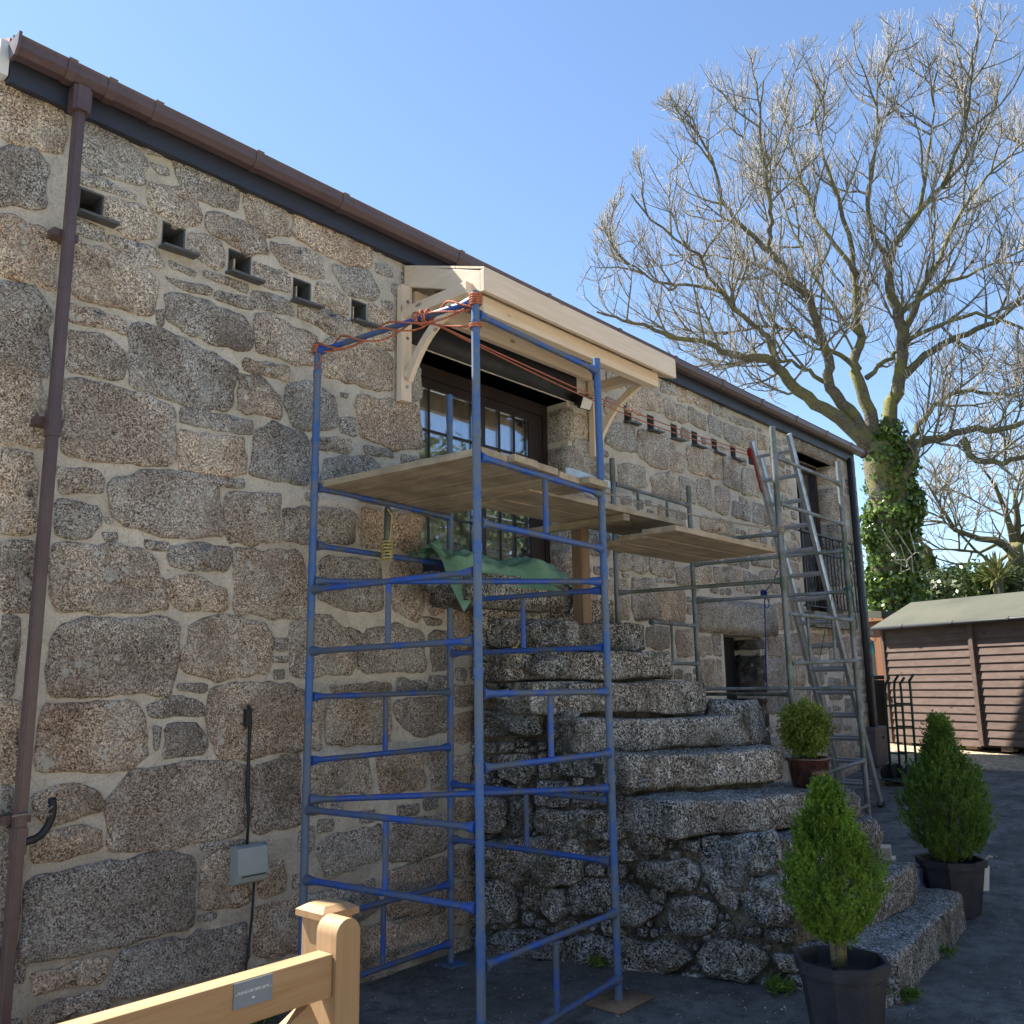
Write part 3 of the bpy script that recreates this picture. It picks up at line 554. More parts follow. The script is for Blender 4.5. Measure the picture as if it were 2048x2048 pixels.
# fascia, gutter, clips
FZ = 4.59
m = MB(); m.box((X0 + .02, 4.34, FZ + .03), (1.305, 4.5, 4.80)); m.build('verge_end', M['white'], house)
fz0 = ony(159, 212, 4.33).z; fz1 = ony(1691, 913, 4.33).z; print('fascia z', fz0, fz1, 'gut', ony(43, 67, 4.17).z, ony(1711, 894, 4.17).z)
m = MB(); m.box((1.31, 4.335, FZ), (X1 + 0.02, 4.36, 4.845)); m.build('fascia_board', M['navy_fascia'], house)
m = MB(); m.box((1.31, 4.362, FZ + .005), (X1 + 0.02, WY - 0.001, FZ + .03)); m.build('soffit_board', M['navy_fascia'], house)
def gutter_prof(grow=0.0):
    y0, y1 = 4.328, 4.222
    return [(y0, 4.80 + grow), (y0 + grow * .3, 4.745), (y0 - 0.02, 4.718 - grow), (y1 + 0.03, 4.718 - grow), (y1 - grow, 4.745), (y1 - 0.004 - grow, 4.79), (y1 - 0.012 - grow, 4.80 + grow), (y1 + 0.004, 4.80 + grow), (y1 + 0.006, 4.748), (y1 + 0.034, 4.724), (y0 - 0.024, 4.724), (y0 - 0.006, 4.748), (y0 - 0.006, 4.80)]
def sweepx(prof, xa, xb, name, parent, mat): m = MB(); m.poly_prism([(xa, y, z) for y, z in prof], (xb - xa, 0, 0)); return m.build(name, mat, parent)
GD = -0.025
gp = [(y, z + GD) for y, z in gutter_prof()]; gut = sweepx(gp, 1.305, X1 + 0.22, 'gutter', house, M['brown_pvc'])
sweepx([(4.328, 4.80 + GD), (4.30, 4.70 + GD), (4.235, 4.70 + GD), (4.198, 4.74 + GD), (4.19, 4.803 + GD)], 1.29, 1.304, 'end_cap', gut, M['brown_pvc'])
sweepx([(4.328, 4.80 + GD), (4.30, 4.70 + GD), (4.235, 4.70 + GD), (4.198, 4.74 + GD), (4.19, 4.803 + GD)], X1 + 0.221, X1 + 0.235, 'end_cap', gut, M['brown_pvc'])
cx = [1.55, 1.75, 2.0, 2.62, 3.25, 4.3, 5.3, 6.3, 7.25, 8.2, 9.1, 10.0, 10.9, 11.7]
for i, x in enumerate(cx): sweepx([(y, z + GD) for y, z in gutter_prof(0.006)], x - 0.022, x + 0.022, 'gutter_clip', gut, M['brown_pvc'])
# downpipe
pxs = [ony(148, 250, 4.27).x, ony(118, 700, 4.27).x, ony(67, 1348, 4.27).x, ony(20, 1850, 4.27).x]; print('pipe x', pxs)
PX = sum(pxs[1:]) / 3
dp = thing('brown_downpipe', 'brown square plastic downpipe running down the left end of the granite wall', 'drainpipe', (PX, 4.28, 0))
def sq(name, x0, x1, y0, y1, z0, z1, par, mat='brown_pvc', bev=0.008):
    m = MB(); m.box((x0, y0, z0), (x1, y1, z1)); bm = bmesh.new(); bm.from_mesh(m.mesh(name)); es = [e for e in bm.edges if abs(e.verts[0].co.z - e.verts[1].co.z) > 0.02]
    bmesh.ops.bevel(bm, geom=es, offset=bev, segments=3, affect='EDGES'); me = bpy.data.meshes.new(name); bm.to_mesh(me); bm.free(); o = link(name, me, M[mat], par); return autosmooth(o)
jz = [hgt(820, PX, 4.27), hgt(1655, PX, 4.27)]
sq('pipe', PX - .024, PX + .024, 4.245, 4.30, jz[0], 4.56, dp); sq('pipe', PX - .024, PX + .024, 4.245, 4.30, jz[1], jz[0] - .002, dp); sq('pipe', PX - .024, PX + .024, 4.245, 4.30, 0.05, jz[1] - .002, dp)
for z in jz: sq('pipe_socket', PX - .028, PX + .028, 4.236, 4.309, z - 0.13 if z > 2 else z - .11, z, dp)
sq('outlet', PX - .045, PX + .045, 4.225, 4.32, 4.545, 4.675, dp, bev=0.015)
for z in (jz[0] - 0.05, jz[1] + 0.03, 0.6, 3.9):
    m = MB(); m.box((PX - 0.06, 4.306, z - 0.018), (PX + 0.06, WY + 0.0, z + 0.018)); m.build('pipe_clip', M['brown_pvc'], dp)
# pigeon holes: slate ledges; dark backs and linings stand in for the shade inside
for i, v in enumerate(VENT):
    d_ = .15
    m = MB(); m.box((v[0] + .0035, WY + d_, v[2] + .0035), (v[1] - .0035, WY + d_ + .01, v[3] - .0035)); m.build('hole_shade_back', M['dark_in'], fw)
    for (x0_, x1_) in ((v[0] + .001, v[0] + .009), (v[1] - .009, v[1] - .001)): m = MB(); m.box((x0_, WY + .004, v[2] + .011), (x1_, WY + d_ - .002, v[3] - .011)); m.build('hole_shade_side', M['slate'], fw)
    m = MB(); m.box((v[0] + .001, WY + .002, v[3] - .010), (v[1] - .001, WY + d_ - .002, v[3] - .001)); m.build('hole_shade_top', M['slate'], fw)
    if i == 11: continue
    dxx = 0.03 if i < 5 else 0.02
    m = MB(); m.obox(((v[0] + v[1]) / 2 + 0.02, WY - 0.02 + .03, v[2] - 0.006), ((v[1] - v[0]) / 2 + 0.035, 0, random.uniform(-.004, .004)), (0, 0.085, 0.004), (0, 0, 0.007)); m.build('slate_ledge', M['slate'], fw)
    if i in (3, 4, 2):
        m = MB(); m.box(((v[0] + v[1]) / 2 - .004, WY + 0.06, v[2]), ((v[0] + v[1]) / 2 + .006, WY + 0.148, v[3] - .02)); m.build('hole_partition', M['mortar'], fw)
# slate hung gable corner and black pipe
z = 0.7
while z < 4.6:
    m = MB(); m.obox((X1 + 0.045, WY + 0.03, z + 0.1), (0.035, 0, 0.0), (0, 0.09, 0), (0.006, 0, 0.108)); m.build('slate', M['slate'], house)
    m = MB(); m.obox((X1 + 0.045, WY + 0.215, z + 0.1), (0.032, 0, 0.0), (0, 0.09, 0), (0.006, 0, 0.108)); m.build('slate', M['slate'], house); z += 0.205
m = MB(); m.tube([(X1 - 0.12, WY - 0.06, 0.55), (X1 - 0.12, WY - 0.06, 4.62)], 0.035, 12); o = m.build('downpipe', M['black'], house, smooth=True)

# ---------------------------------------------------------------- double door
DY = WY + 0.235
door = thing('double_door', 'dark brown glazed double door at the top of the stone steps', 'door', ((DOOR[0] + DOOR[1]) / 2, DY, DOOR[2]))
def dpx(px): return ony(px, 900, DY).x
dz0, dz1 = DOOR[2] + 0.0, DOOR[3]
m = MB(); f_ = 0.07; e_ = 0.002
m.box((DOOR[0] + e_, DY - .03, dz0), (DOOR[0] + 0.05, DY + .05, dz1)); m.box((DOOR[1] - .075, DY - .03, dz0), (DOOR[1] - e_ - .02, DY + .05, dz1)); m.box((DOOR[0] + .051, DY - .03, dz1 - .10), (DOOR[1] - .076, DY + .05, dz1 - e_)); m.box((DOOR[0] + .051, DY - .03, dz0), (DOOR[1] - .076, DY + .05, dz0 + .05))
m.build('door_frame', M['frame'], door)
pl = [(843, 935), (975, 1060)]
xa = dpx(843); leafs = [(DOOR[0] + .052, dpx(957)), (dpx(957) + .003, DOOR[1] - .078)]
for li, (a, b) in enumerate(leafs):
    za, zb = dz0 + .052, dz1 - .103; ls = 0.055; rs = 0.085
    if li == 0: la, lb = 0.02, 0.07
    else: la, lb = 0.055, 0.17
    m = MB(); m.box((a, DY - .02, za), (a + la, DY + .025, zb)); m.box((b - lb, DY - .02, za), (b, DY + .025, zb)); m.box((a + la, DY - .02, zb - .07), (b - lb, DY + .025, zb)); m.box((a + la, DY - .02, za), (b - lb, DY + .025, za + .09))
    lf = m.build('door_leaf', M['frame'], door)
    ga, gb, gc, gd = a + la, b - lb, za + .09, zb - .07
    m = MB(); m.box((ga + .001, DY, gc + .001), (gb - .001, DY + .006, gd - .001)); m.build('pane', M['glass'], lf)
    for k in range(1, 3): xk = ga + (gb - ga) * k / 3; m = MB(); m.box((xk - .008, DY - .012, gc), (xk + .008, DY - .001, gd)); m.build('glazing_bar', M['lead'], lf)
    for k in range(1, 4): zk = gc + (gd - gc) * k / 4; m = MB(); m.box((ga, DY - .010, zk - .007), (gb, DY - .0015, zk + .007)); m.build('glazing_bar', M['lead'], lf)
m = MB(); m.tube([(leafs[1][0] + .03, DY - .03, 3.15), (leafs[1][0] + .03, DY - .07, 3.15), (leafs[1][0] + .12, DY - .07, 3.15)], .009, 8); m.build('handle', M['steel'], door, smooth=True)
M['panel'] = wood('inner_panelling', (0.22, 0.18, 0.13), (0.36, 0.30, 0.23), 2)
# things just inside: plank panelling and a pale low blind
for k in range(12):
    m = MB(); xk = DOOR[0] + .03 + k * 0.145; m.box((xk, DY + .16, 2.43), (xk + .138, DY + .18, 4.1)); m.build('inner_panel', M['panel'], door)
m = MB()
for k in range(5): m.box((DOOR[0] + .25, DY + .10 + .004 * k, 2.45 + k * .075), (DOOR[1] - .35, DY + .13, 2.45 + k * .075 + .066))
m.build('blind', M['cream'], door)
# cellar door and far window with iron railing
cx0, cx1, cz0, cz1 = CELL
cdr = thing('cellar_door', 'narrow dark door under a granite lintel low in the wall behind the scaffold', 'door', (cx0 + .1, WY + .28, cz0))
for k, (a, b) in enumerate(((0, .26), (.264, .52), (.524, .77))):
    m = MB(); m.box((cx0 + a, WY + .29, cz0), (cx0 + b, WY + .32, cz1)); m.build('door_board', M['iron'], cdr)
m = MB(); m.box((cx0 + .002, WY + .24, cz0), (cx0 + .05, WY + .33, cz1 - .002)); m.box((cx0 + .28, WY + .25, cz0), (cx0 + .33, WY + .289, cz1 - .002)); m.build('door_frame', M['frame'], cdr)
fx0, fx1, fz0_, fz1_ = FAR; print('FAR', FAR, 'CELL', CELL)
fwn = thing('far_window', 'tall dark window behind the ladder near the far corner of the house', 'window', ((fx0 + fx1) / 2, WY + .25, fz0_))
m = MB(); y0, y1 = WY + .2, WY + .27; m.box((fx0 + .002, y0, fz0_), (fx0 + .08, y1, fz1_)); m.box((fx1 - .1, y0, fz0_), (fx1 - .02, y1, fz1_)); m.box((fx0 + .081, y0, fz1_ - .1), (fx1 - .101, y1, fz1_ - .002)); m.box(((fx0 + fx1) / 2 - .05, y0, fz0_), ((fx0 + fx1) / 2 + .05, y1, fz1_ - .101)); m.box((fx0 + .081, y0, fz0_), ((fx0 + fx1) / 2 - .051, y1, fz0_ + .1))
fr_ = m.build('window_frame', M['frame'], fwn)
for a, b in ((fx0 + .081, (fx0 + fx1) / 2 - .051), ((fx0 + fx1) / 2 + .051, fx1 - .101)):
    m = MB(); m.box((a, WY + .24, fz0_ + .1), (b, WY + .246, fz1_ - .101)); m.build('pane', M['glass'], fwn)
rail = thing('iron_railing', 'black wrought iron balcony railing with wavy bars in front of the far window', 'railing', ((fx0 + fx1) / 2, WY - .08, fz0_))
rz0, rz1 = fz0_ + 0.04, hgt(1085, fx1, WY - .1)
m = MB(); m.beam((fx0 - .25, WY - .10, rz1), (fx1 + .22, WY - .10, rz1), .04, .02); m.build('top_rail', M['iron'], rail)
m = MB(); m.beam((fx0 - .25, WY - .10, rz1 - .22), (fx1 + .22, WY - .10, rz1 - .22), .03, .015); m.beam((fx0 - .25, WY - .10, rz0), (fx1 + .22, WY - .10, rz0), .04, .015); m.build('lower_rail', M['iron'], rail)
nb_ = 16
for k in range(nb_):
    x = fx0 - .22 + (fx1 - fx0 + .42) * k / (nb_ - 1); m = MB()
    if k % 4 == 2: m.tube([(x + .018 * math.sin(j * 1.6), WY - .10, rz0 + (rz1 - .22 - rz0) * j / 16) for j in range(17)], .007, 6)
    else: m.tube([(x, WY - .10, rz0), (x, WY - .10, rz1)], .007, 6)
    m.build('bar', M['iron'], rail, smooth=True)
for k in range(5):
    x = fx0 + (fx1 - fx0) * (k + .5) / 5; m = MB(); m.tube([(x + .07 * math.cos(q) * (1 - q / 14), WY - .10, rz1 - .11 + .07 * math.sin(q) * (1 - q / 14)) for q in np.linspace(0, 9, 22)], .005, 5); m.build('scroll', M['iron'], rail, smooth=True)
m = MB(); m.box((fx0 - .08, WY - .14, fz0_ - .20), (fx1 + .05, WY + .1, fz0_ - .02)); bm_ = m.build('window_sill', M['lintel'], fw)

# ================================================================ STONE STAIRCASE
stair = thing('stone_staircase', 'outside flight of rough mossy granite steps with rubble side wall climbing to the raised door', 'stairs', (5.6, 3.1, 0))
YL = [1.88, 2.22, 2.62, 2.92, 3.25, 3.55, 3.80, 3.98, 4.12, 4.26]; YR = [2.02, 2.18, 2.44, 2.55, 2.85, 3.10, 3.33, 3.54, 3.75, 3.96]
RP = [(1928, 1783), (1830, 1725), (1750, 1638), (1690, 1575), (1568, 1493), (1503, 1428), (1414, 1363), (1344, 1301), (1293, 1247), (1230, 1199)]
LP = [(1790, 1913), (1690, 1800), (1480, 1690), (1345, 1603), (1255, 1510), (1155, 1436), (1060, 1360), (1010, 1300), (1045, 1240), (960, 1200)]
def slab(L, Rr, back, ztop, th, name, mat, parent, seed=0, rnd_=0.035, amp=0.012, n=(22, 8, 5)):
    """rough dressed slab: L, Rr front top corners; back = depth of tread"""
    L = Vector(L); Rr = Vector(Rr); ax = (Rr - L); ln = ax.length; ax.normalize(); ay = Vector((-ax.y, ax.x, 0)).normalized()
    bm = bmesh.new(); bmesh.ops.create_cube(bm, size=1.0)
    for v in bm.verts: v.co = Vector(((v.co.x + .5) * ln, (v.co.y + .5) * back, (v.co.z - .5) * th))
    bmesh.ops.bevel(bm, geom=list(bm.edges), offset=rnd_, segments=3, affect='EDGES', profile=0.55)
    for _ in range(2):
        es = [e for e in bm.edges if e.calc_length() > 0.11]
        if es: bmesh.ops.subdivide_edges(bm, edges=es, cuts=max(1, int(2)), use_grid_fill=True)
    from mathutils import noise
    for v in bm.verts:
        p = v.co + Vector((seed * 3.7, seed, 0)); d = noise.noise_vector(p * 3.2) * amp * 1.6 + noise.noise_vector(p * 11) * amp * 0.9 + noise.noise_vector(p * 26) * amp * .35
        worn = -0.018 * math.exp(-((v.co.x / ln - .5) / .28) ** 2) * (1 if v.co.z > -th * .3 and v.co.y < back * .5 else 0)
        q = v.co + d + Vector((0, 0, worn)); v.co = L + ax * q.x + ay * q.y + Vector((0, 0, q.z))
    bmesh.ops.recalc_face_normals(bm, faces=bm.faces)
    me = bpy.data.meshes.new(name); bm.to_mesh(me); bm.free(); me.polygons.foreach_set('use_smooth', [True] * len(me.polygons)); return link(name, me, mat, parent)
STP = []
for k in range(10):
    a = ony(*LP[k], YL[k]); b = ony(*RP[k], YR[k]); z = (a.z + b.z) / 2
    STP.append((a, b))
    dp_ = [.62, .60, .55, .55, .55, .6, .6, .6, .55, .5][k]; th = [.27, .25, .25, .22, .22, .22, .22, .20, .21, .2][k]
    if k >= 8: dp_ = .5
    # keep clear of the wall
    slab(a, b, dp_, z, th, 'step', M['stair'], stair, seed=k, rnd_=0.030 if k < 7 else 0.022, amp=.014)
    # packing stones on the tread joint
    if k < 8 and k != 0:
        c0 = a.lerp(b, random.uniform(.3, .5)) + Vector((0, .22, .02)); 
# landing in front of the door
m = MB(); m.box((4.15, 4.02, 2.18), (5.3, WY - .002, 2.40)); o = block((4.12, 4.0, 2.2), (5.25, WY - .03, 2.42), 'landing_slab', M['stair'], stair, 0.03, noise=.004)
block((4.05, WY - .16, 2.30), (5.74, WY + .2, DOOR[2] - .002), 'threshold', M['stair'], stair, 0.02, noise=.003)
# lump at the right end of the sixth step
def boulder(c, r, name, mat, parent, seed=0, sub=3, amp=.16):
    from mathutils import noise
    bm = bmesh.new(); bmesh.ops.create_icosphere(bm, subdivisions=sub, radius=1.0)
    for v in bm.verts:
        n_ = v.co.normalized(); q = Vector((max(-.78, min(.78, n_.x)), max(-.78, min(.78, n_.y)), max(-.72, min(.72, n_.z)))) * 1.2
        q *= 1 + amp * noise.noise(n_ * 1.7 + Vector((seed * 5.1, seed, 2))) + amp * .5 * noise.noise(n_ * 5 + Vector((seed, 3, 1)))
        v.co = Vector(c) + Vector((q.x * r[0], q.y * r[1], q.z * r[2]))
    me = bpy.data.meshes.new(name); bm.to_mesh(me); bm.free(); me.polygons.foreach_set('use_smooth', [True] * len(me.polygons)); return link(name, me, mat, parent)
boulder((STP[5][1].x + .02, STP[5][1].y + .15, STP[5][1].z - .08), (.20, .19, .20), 'end_stone', M['stair'], stair, 4)
boulder((STP[3][1].x + .10, STP[3][1].y + .22, STP[3][1].z - .20), (.22, .25, .2), 'end_stone', M['stair'], stair, 9)
boulder((STP[2][1].x + .02, STP[2][1].y + .22, STP[2][1].z - .17), (.22, .22, .19), 'end_stone', M['stair'], stair, 12)
# body: mortar core whose left face carries the rubble
PA = Vector((4.56, 4.4, 0)); PBv = Vector((5.22, 1.98, 0)); U = (PBv - PA); UL = U.length; U.normalize(); NN = Vector((U.y, -U.x, 0))
if NN.x > 0: NN = -NN
print('stair face n', NN, 'len', UL)
prof = [(0.0, -.15)]; 
core = MB()
stepsz = [(STP[k][0].z + STP[k][1].z) / 2 for k in range(10)]
for k in range(10):
    a, b = STP[k]; y0 = min(a.y, b.y) + .08; z1 = stepsz[k] - .06
    def xl(y): t_ = (y - PA.y) / (PBv.y - PA.y); return PA.x + (PBv.x - PA.x) * t_
    yA = a.y + .06; yB = b.y + .06
    ax_ = (b - a); ax_.z = 0; ax_.normalize(); ay_ = Vector((-ax_.y, ax_.x, 0)); pL = a + ax_ * .03 + ay_ * .07; pR = b - ax_ * .12 + ay_ * .07
    pL.x = max(pL.x, xl(pL.y) + .01); yS = min(pL.y + .12, WY - .02); zz_ = -.15 - .01 * k
    if pR.x < pL.x + .1: pR.x = pL.x + .1
    core.poly_prism([(xl(yS) + .004, yS, zz_), (pL.x, pL.y, zz_), (pR.x, pR.y, zz_), (pR.x - .02 - .001 * k, WY - .003 - .001 * k, zz_), (PA.x + .012 + .001 * k, WY - .003 - .001 * k, zz_)], (0, 0, z1 + .15 + .01 * k))
core.build('mortar_core', M['darkmortar'], stair)
# rubble side: surveyed stones on the side plane
def onside(px, py):
    d = ray(px, py); n_ = NN; s_ = (PA - Vector((0, 0, H))).dot(n_) / d.dot(n_); p = Vector((0, 0, H)) + d * s_; return ((p - PA).dot(U), p.z)
ZS = {}
ZS[(560, 1000, .31056)] = '''1350,780 1570,770 1570,940 1350,930|1290,1010 1560,1000 1800,1010 1850,1090 1800,1130 1380,1120 1290,1080|1290,1180 1640,1190 1650,1310 1290,1300|1290,1350 1690,1350 1700,1520 1290,1520|1760,1390 1900,1370 1932,1500 1740,1520
1300,1560 1400,1560 1400,1620 1300,1620|1430,1640 1640,1640 1640,1790 1560,1820 1430,1770|1200,800 1330,800 1320,980 1210,980|1680,1180 1900,1190 1900,1300 1690,1310|1600,780 1900,780 1900,930 1600,930'''
ZS[(900, 1448, .31056)] = '''190,470 370,480 360,680 200,690|400,470 540,480 540,690 420,700|570,540 1020,560 1130,610 1110,720 900,740 580,680|200,760 480,730 840,730 880,830 850,1000 640,1030 200,970|900,830 1050,800 1200,820 1200,880 920,860
1180,520 1350,500 1390,780 1370,820 1240,820 1180,650|200,1010 400,1000 450,1190 400,1260 200,1280|500,1040 740,1060 770,1220 680,1270 560,1190 490,1130|770,1060 860,990 1040,1010 1040,1220 790,1210|1090,1050 1200,1040 1300,1140 1370,1190 1200,1280 1090,1250
1300,1060 1390,1060 1390,1150 1300,1140|1220,900 1540,870 1610,950 1550,1050 1400,1050 1220,990|1480,750 1610,750 1600,830 1500,810|1630,730 1730,720 1730,780 1640,780|1640,800 1800,800 1820,890 1680,890|1420,1150 1600,1090 1720,1180 1700,1300 1540,1370 1450,1330
1650,920 1780,910 1860,1050 1850,1210 1720,1100|1830,740 2080,680 2140,900 1940,960 1850,880|200,1350 560,1330 740,1400 700,1500 200,1480|760,1400 900,1350 1050,1400 1100,1600 900,1650 720,1550|1110,1390 1400,1390 1560,1470 1520,1560 1230,1640 1120,1580
1600,1480 1750,1390 1932,1420 2050,1500 1960,1640 1820,1640 1640,1560|1900,1100 1990,1080 2100,1180 2080,1290 1950,1260|760,170 900,250 940,330 700,330|1180,330 1320,380 1150,450 1080,380|20,520 90,540 100,700 20,700|20,900 120,900 140,1100 30,1100|20,1200 110,1200 110,1400 20,1400'''
ZS[(1348, 1348, .36232)] = '''360,1130 620,1130 700,1300 600,1390 420,1330|370,1390 490,1400 490,1450 390,1440|500,1400 680,1410 660,1480 520,1480|590,1700 660,1660 740,1720 740,1850 600,1830|740,1240 900,1300 850,1400 760,1390
640,1080 880,1050 960,1200 800,1230 640,1200'''
side2d = []
for (ox, oy, sc), txt in ZS.items():
    for e in txt.replace('\n', '|').split('|'):
        side2d.append([onside(ox + float(k.split(',')[0]) * sc, oy + float(k.split(',')[1]) * sc) for k in e.split()])
side2d = [grow(p, .02) for p in side2d]
# step outline: top of the side face
def topz(u):
    p = PA + U * u; z = 0.22
    for k in range(10):
        a, b = STP[k]
        yy = a.y + .02
        if p.y > yy: z = stepsz[k] - .22
    return z
cell = .02; nu = int(UL / cell); nv = int(2.5 / cell); occ = rects_mask((nv, nu), 0, -.12, cell, side2d, .004)
for i in range(nu):
    zt = topz((i + .5) * cell); j = int((zt + .12) / cell); occ[max(0, j):, i] = True
fl = fill_stones(occ, 0, -.12, cell, [(.30, .20, 1500), (.2, .14, 3000), (.12, .1, 4000), (.08, .06, 6000), (.05, .045, 6000)], .004)
def sframe(u, v, n): p = PA + U * u + NN * n; return (p.x, p.y, v)
for p in side2d + fl:
    ar = abs(parea(np.array(p)));
    if ar < .0008: continue
    hh = min(.10, .03 + .16 * math.sqrt(ar)) * random.uniform(.7, 1.15)
    vs, fs = stone_data(p, hh, frame=sframe, rough=.30, jit=.010, cut=.12, dense=.8); mm = MB(); mm.add(vs, fs); mm.build('rubble_stone', M['stair'], stair, smooth=True, fix=False)
# front under the first step
for k in range(9):
    t_ = k / 8; p = STP[0][0].lerp(STP[0][1], t_); boulder((p.x, p.y + .12, .0), (.11, .10, .06), 'rubble_stone', M['stair'], stair, 30 + k, 2)

# ================================================================ SCAFFOLD TOWERS
def upright(name, x, y, z0, z1, joints, mat, parent, r=.0215):
    m = MB(); m.tube([(x, y, z0), (x, y, z1)], r, 14); lg = m.build(name, mat, parent); autosmooth(lg)
    for z in joints:
        if z0 + .05 < z < z1 - .02: m = MB(); m.tube([(x, y, z - .045), (x, y, z)], r + .0028, 14); o = m.build('joint_sleeve', mat, lg); autosmooth(o)
    return lg
def rail_(p, q, mat, parent, r=.0165, flare=True, name='rail', leg=.0215):
    p = Vector(p); q = Vector(q); d = (q - p).normalized(); a = p + d * leg; b = q - d * leg
    m = MB()
    if flare: m.tube([a, a + d * .012, a + d * .075, b - d * .075, b - d * .012, b], [r * 1.75, r * 1.7, r, r, r * 1.7, r * 1.75], 12)
    else: m.tube([a, b], r, 12)
    o = m.build(name, mat, parent); return autosmooth(o, 50)
tw = Vector((.99655, .08302, 0)); Dp = Vector((4.2969, 3.0572, 0)); Cp = Vector((4.1955, 4.2411, 0)); Bp = Dp - tw * 1.188; Ap = Cp - tw * 1.188
LEG = {'A': Ap, 'B': Bp, 'C': Cp, 'D': Dp}
T1 = thing('scaffold_tower', 'blue painted tube scaffold tower with board deck standing against the wall left of the steps', 'scaffold', ((Ap + Dp) / 2).to_tuple())
JZ = [hgt(y, Bp.x, Bp.y) for y in (641, 859, 1087, 1334, 1594, 1870)]
TOP = {'A': hgt(688, Ap.x, Ap.y), 'B': hgt(583, Bp.x, Bp.y), 'C': hgt(790, Cp.x, Cp.y), 'D': hgt(718, Dp.x, Dp.y)}
for k, p in LEG.items():
    upright('leg', p.x, p.y, 0.012, TOP[k], JZ, M['blue_pole'], T1)
    m = MB(); m.box((p.x - .07, p.y - .07, 0.0), (p.x + .07, p.y + .07, .008)); m.build('base_plate', M['blue_pole'], T1)
def zr(l, y): p = LEG[l]; return Vector((p.x, p.y, hgt(y, p.x, p.y)))
fr1 = [(('B', 627, 'D', 742), None), (('A', 703, 'B', 601), None),
       (('B', 912, 'D', 988.4), ('B', 1043.7, 'D', 1097.7)), (('A', 974, 'C', 1035), ('A', 1090, 'C', 1130)),
       (('A', 1180, 'B', 1143), ('A', 1303, 'B', 1281)), (('C', 1203, 'D', 1180), ('C', 1307, 'D', 1295)),
       (('B', 1388, 'D', 1383.5), ('B', 1537, 'D', 1506.5)), (('A', 1394, 'C', 1384), ('A', 1522, 'C', 1494)),
       (('A', 1619, 'B', 1656), ('A', 1759, 'B', 1818)), (('C', 1569, 'D', 1600), ('C', 1678, 'D', 1724)),
       (('B', 1935, 'D', 1825), ('B', 2125, 'D', 1957)), (('A', 1848, 'C', 1768), ('A', 1993, 'C', 1886))]
for up_, lo_ in fr1:
    a = zr(up_[0], up_[1]); b = zr(up_[2], up_[3]); 
    rail_(a, b, M['blue'], T1)
    if lo_:
        c_ = zr(lo_[0], lo_[1]); d_ = zr(lo_[2], lo_[3]); rail_(c_, d_, M['blue'], T1); m = MB(); p = a.lerp(b, .5); q = c_.lerp(d_, .5); m.tube([p - Vector((0, 0, .016)), q + Vector((0, 0, .016))], .016, 10); o = m.build('stub', M['blue'], T1); autosmooth(o)
for (ya, yd) in ((1163, 1163), (1600, 1576)):
    a = zr('A', ya); b = zr('D', yd); off = Vector((0, 0, 0)); rail_(a, b, M['blue'], T1, name='cross_brace')
# offcut under one foot
m = MB(); m.obox((Dp.x + .05, Dp.y - .02, .0), (.14, .02, 0), (-.03, .16, 0), (0, 0, .0)); 
tag(block((Dp.x - .16, Dp.y - .12, 0.001), (Dp.x + .17, Dp.y + .13, .011), 'plywood_pad', M['prop'], None, .002), 'thin plywood pad on the ground under the right foot of the blue tower', 'board')
for p in (Dp,):
    pass
# boards of the blue tower deck
zdk = zr('B', 912).z + .018
dn = Vector((-tw.y, tw.x, 0))
nbd = 5; wd = .222
for k in range(nbd):
    ctr = Bp + tw * (.035 + wd * (k + .5) + .008 * k); s0 = -.035 + random.uniform(-.03, .03); s1 = 1.188 + [.10, .04, .16, .08, .2][k]
    p = ctr + dn * (s0 + .0); q = ctr + dn * s1; zz = zdk + .02 + .004 * (k % 3)
    if k == 0: p = ctr + dn * .0
    m = MB(); m.beam((p.x, p.y, zz), (q.x, q.y, zz - .0), wd - .012 - .003 * (k % 2), .038); bm_ = m.build('deck_board', M['board'], T1, bevel=.003)
# straight edge (spirit level) lying on the boards
m = MB(); p = Bp + tw * .85 + dn * .02; q = Bp + tw * 1.32 + dn * .02; m.beam((p.x, p.y, zdk + .062), (q.x, q.y, zdk + .062), .02, .045); tag(m.build('spirit_level', M['alu'], None), 'pale metal spirit level on edge on the board deck of the blue tower', 'spirit level')
# second tower: galvanised
G1 = Vector((ony(1227, 1000, 4.22).x, 4.22, 0)); G2 = Vector((ony(1379, 1020, 4.22).x, 4.22, 0)); Nn = Vector((ony(1560, 1070, 2.97).x, 2.97, 0)); Ff = Vector((ony(1703, 1237, 2.97).x, 2.97, 0))
LEG.update({'G': G1, 'K': G2, 'N': Nn, 'F': Ff}); print('tower2', G1, G2, Nn, Ff)
T2 = thing('scaffold_tower', 'grey galvanised tube scaffold tower beside the far side of the stone steps', 'scaffold', ((G1 + Ff) / 2).to_tuple())
jn = [hgt(y, Nn.x, Nn.y) for y in (905, 1014, 1057, 1163, 1221, 1328, 1382)]
for k, ty, bz in (('G', 917, 2.2), ('K', 972, 0.2), ('N', 853, 0.05), ('F', 923, .2)):
    p = LEG[k]; upright('leg', p.x, p.y, bz if k not in 'G' else 2.05, hgt(ty, p.x, p.y), jn, M['galv'], T2, r=.0225 if k in 'GK' else .0235)
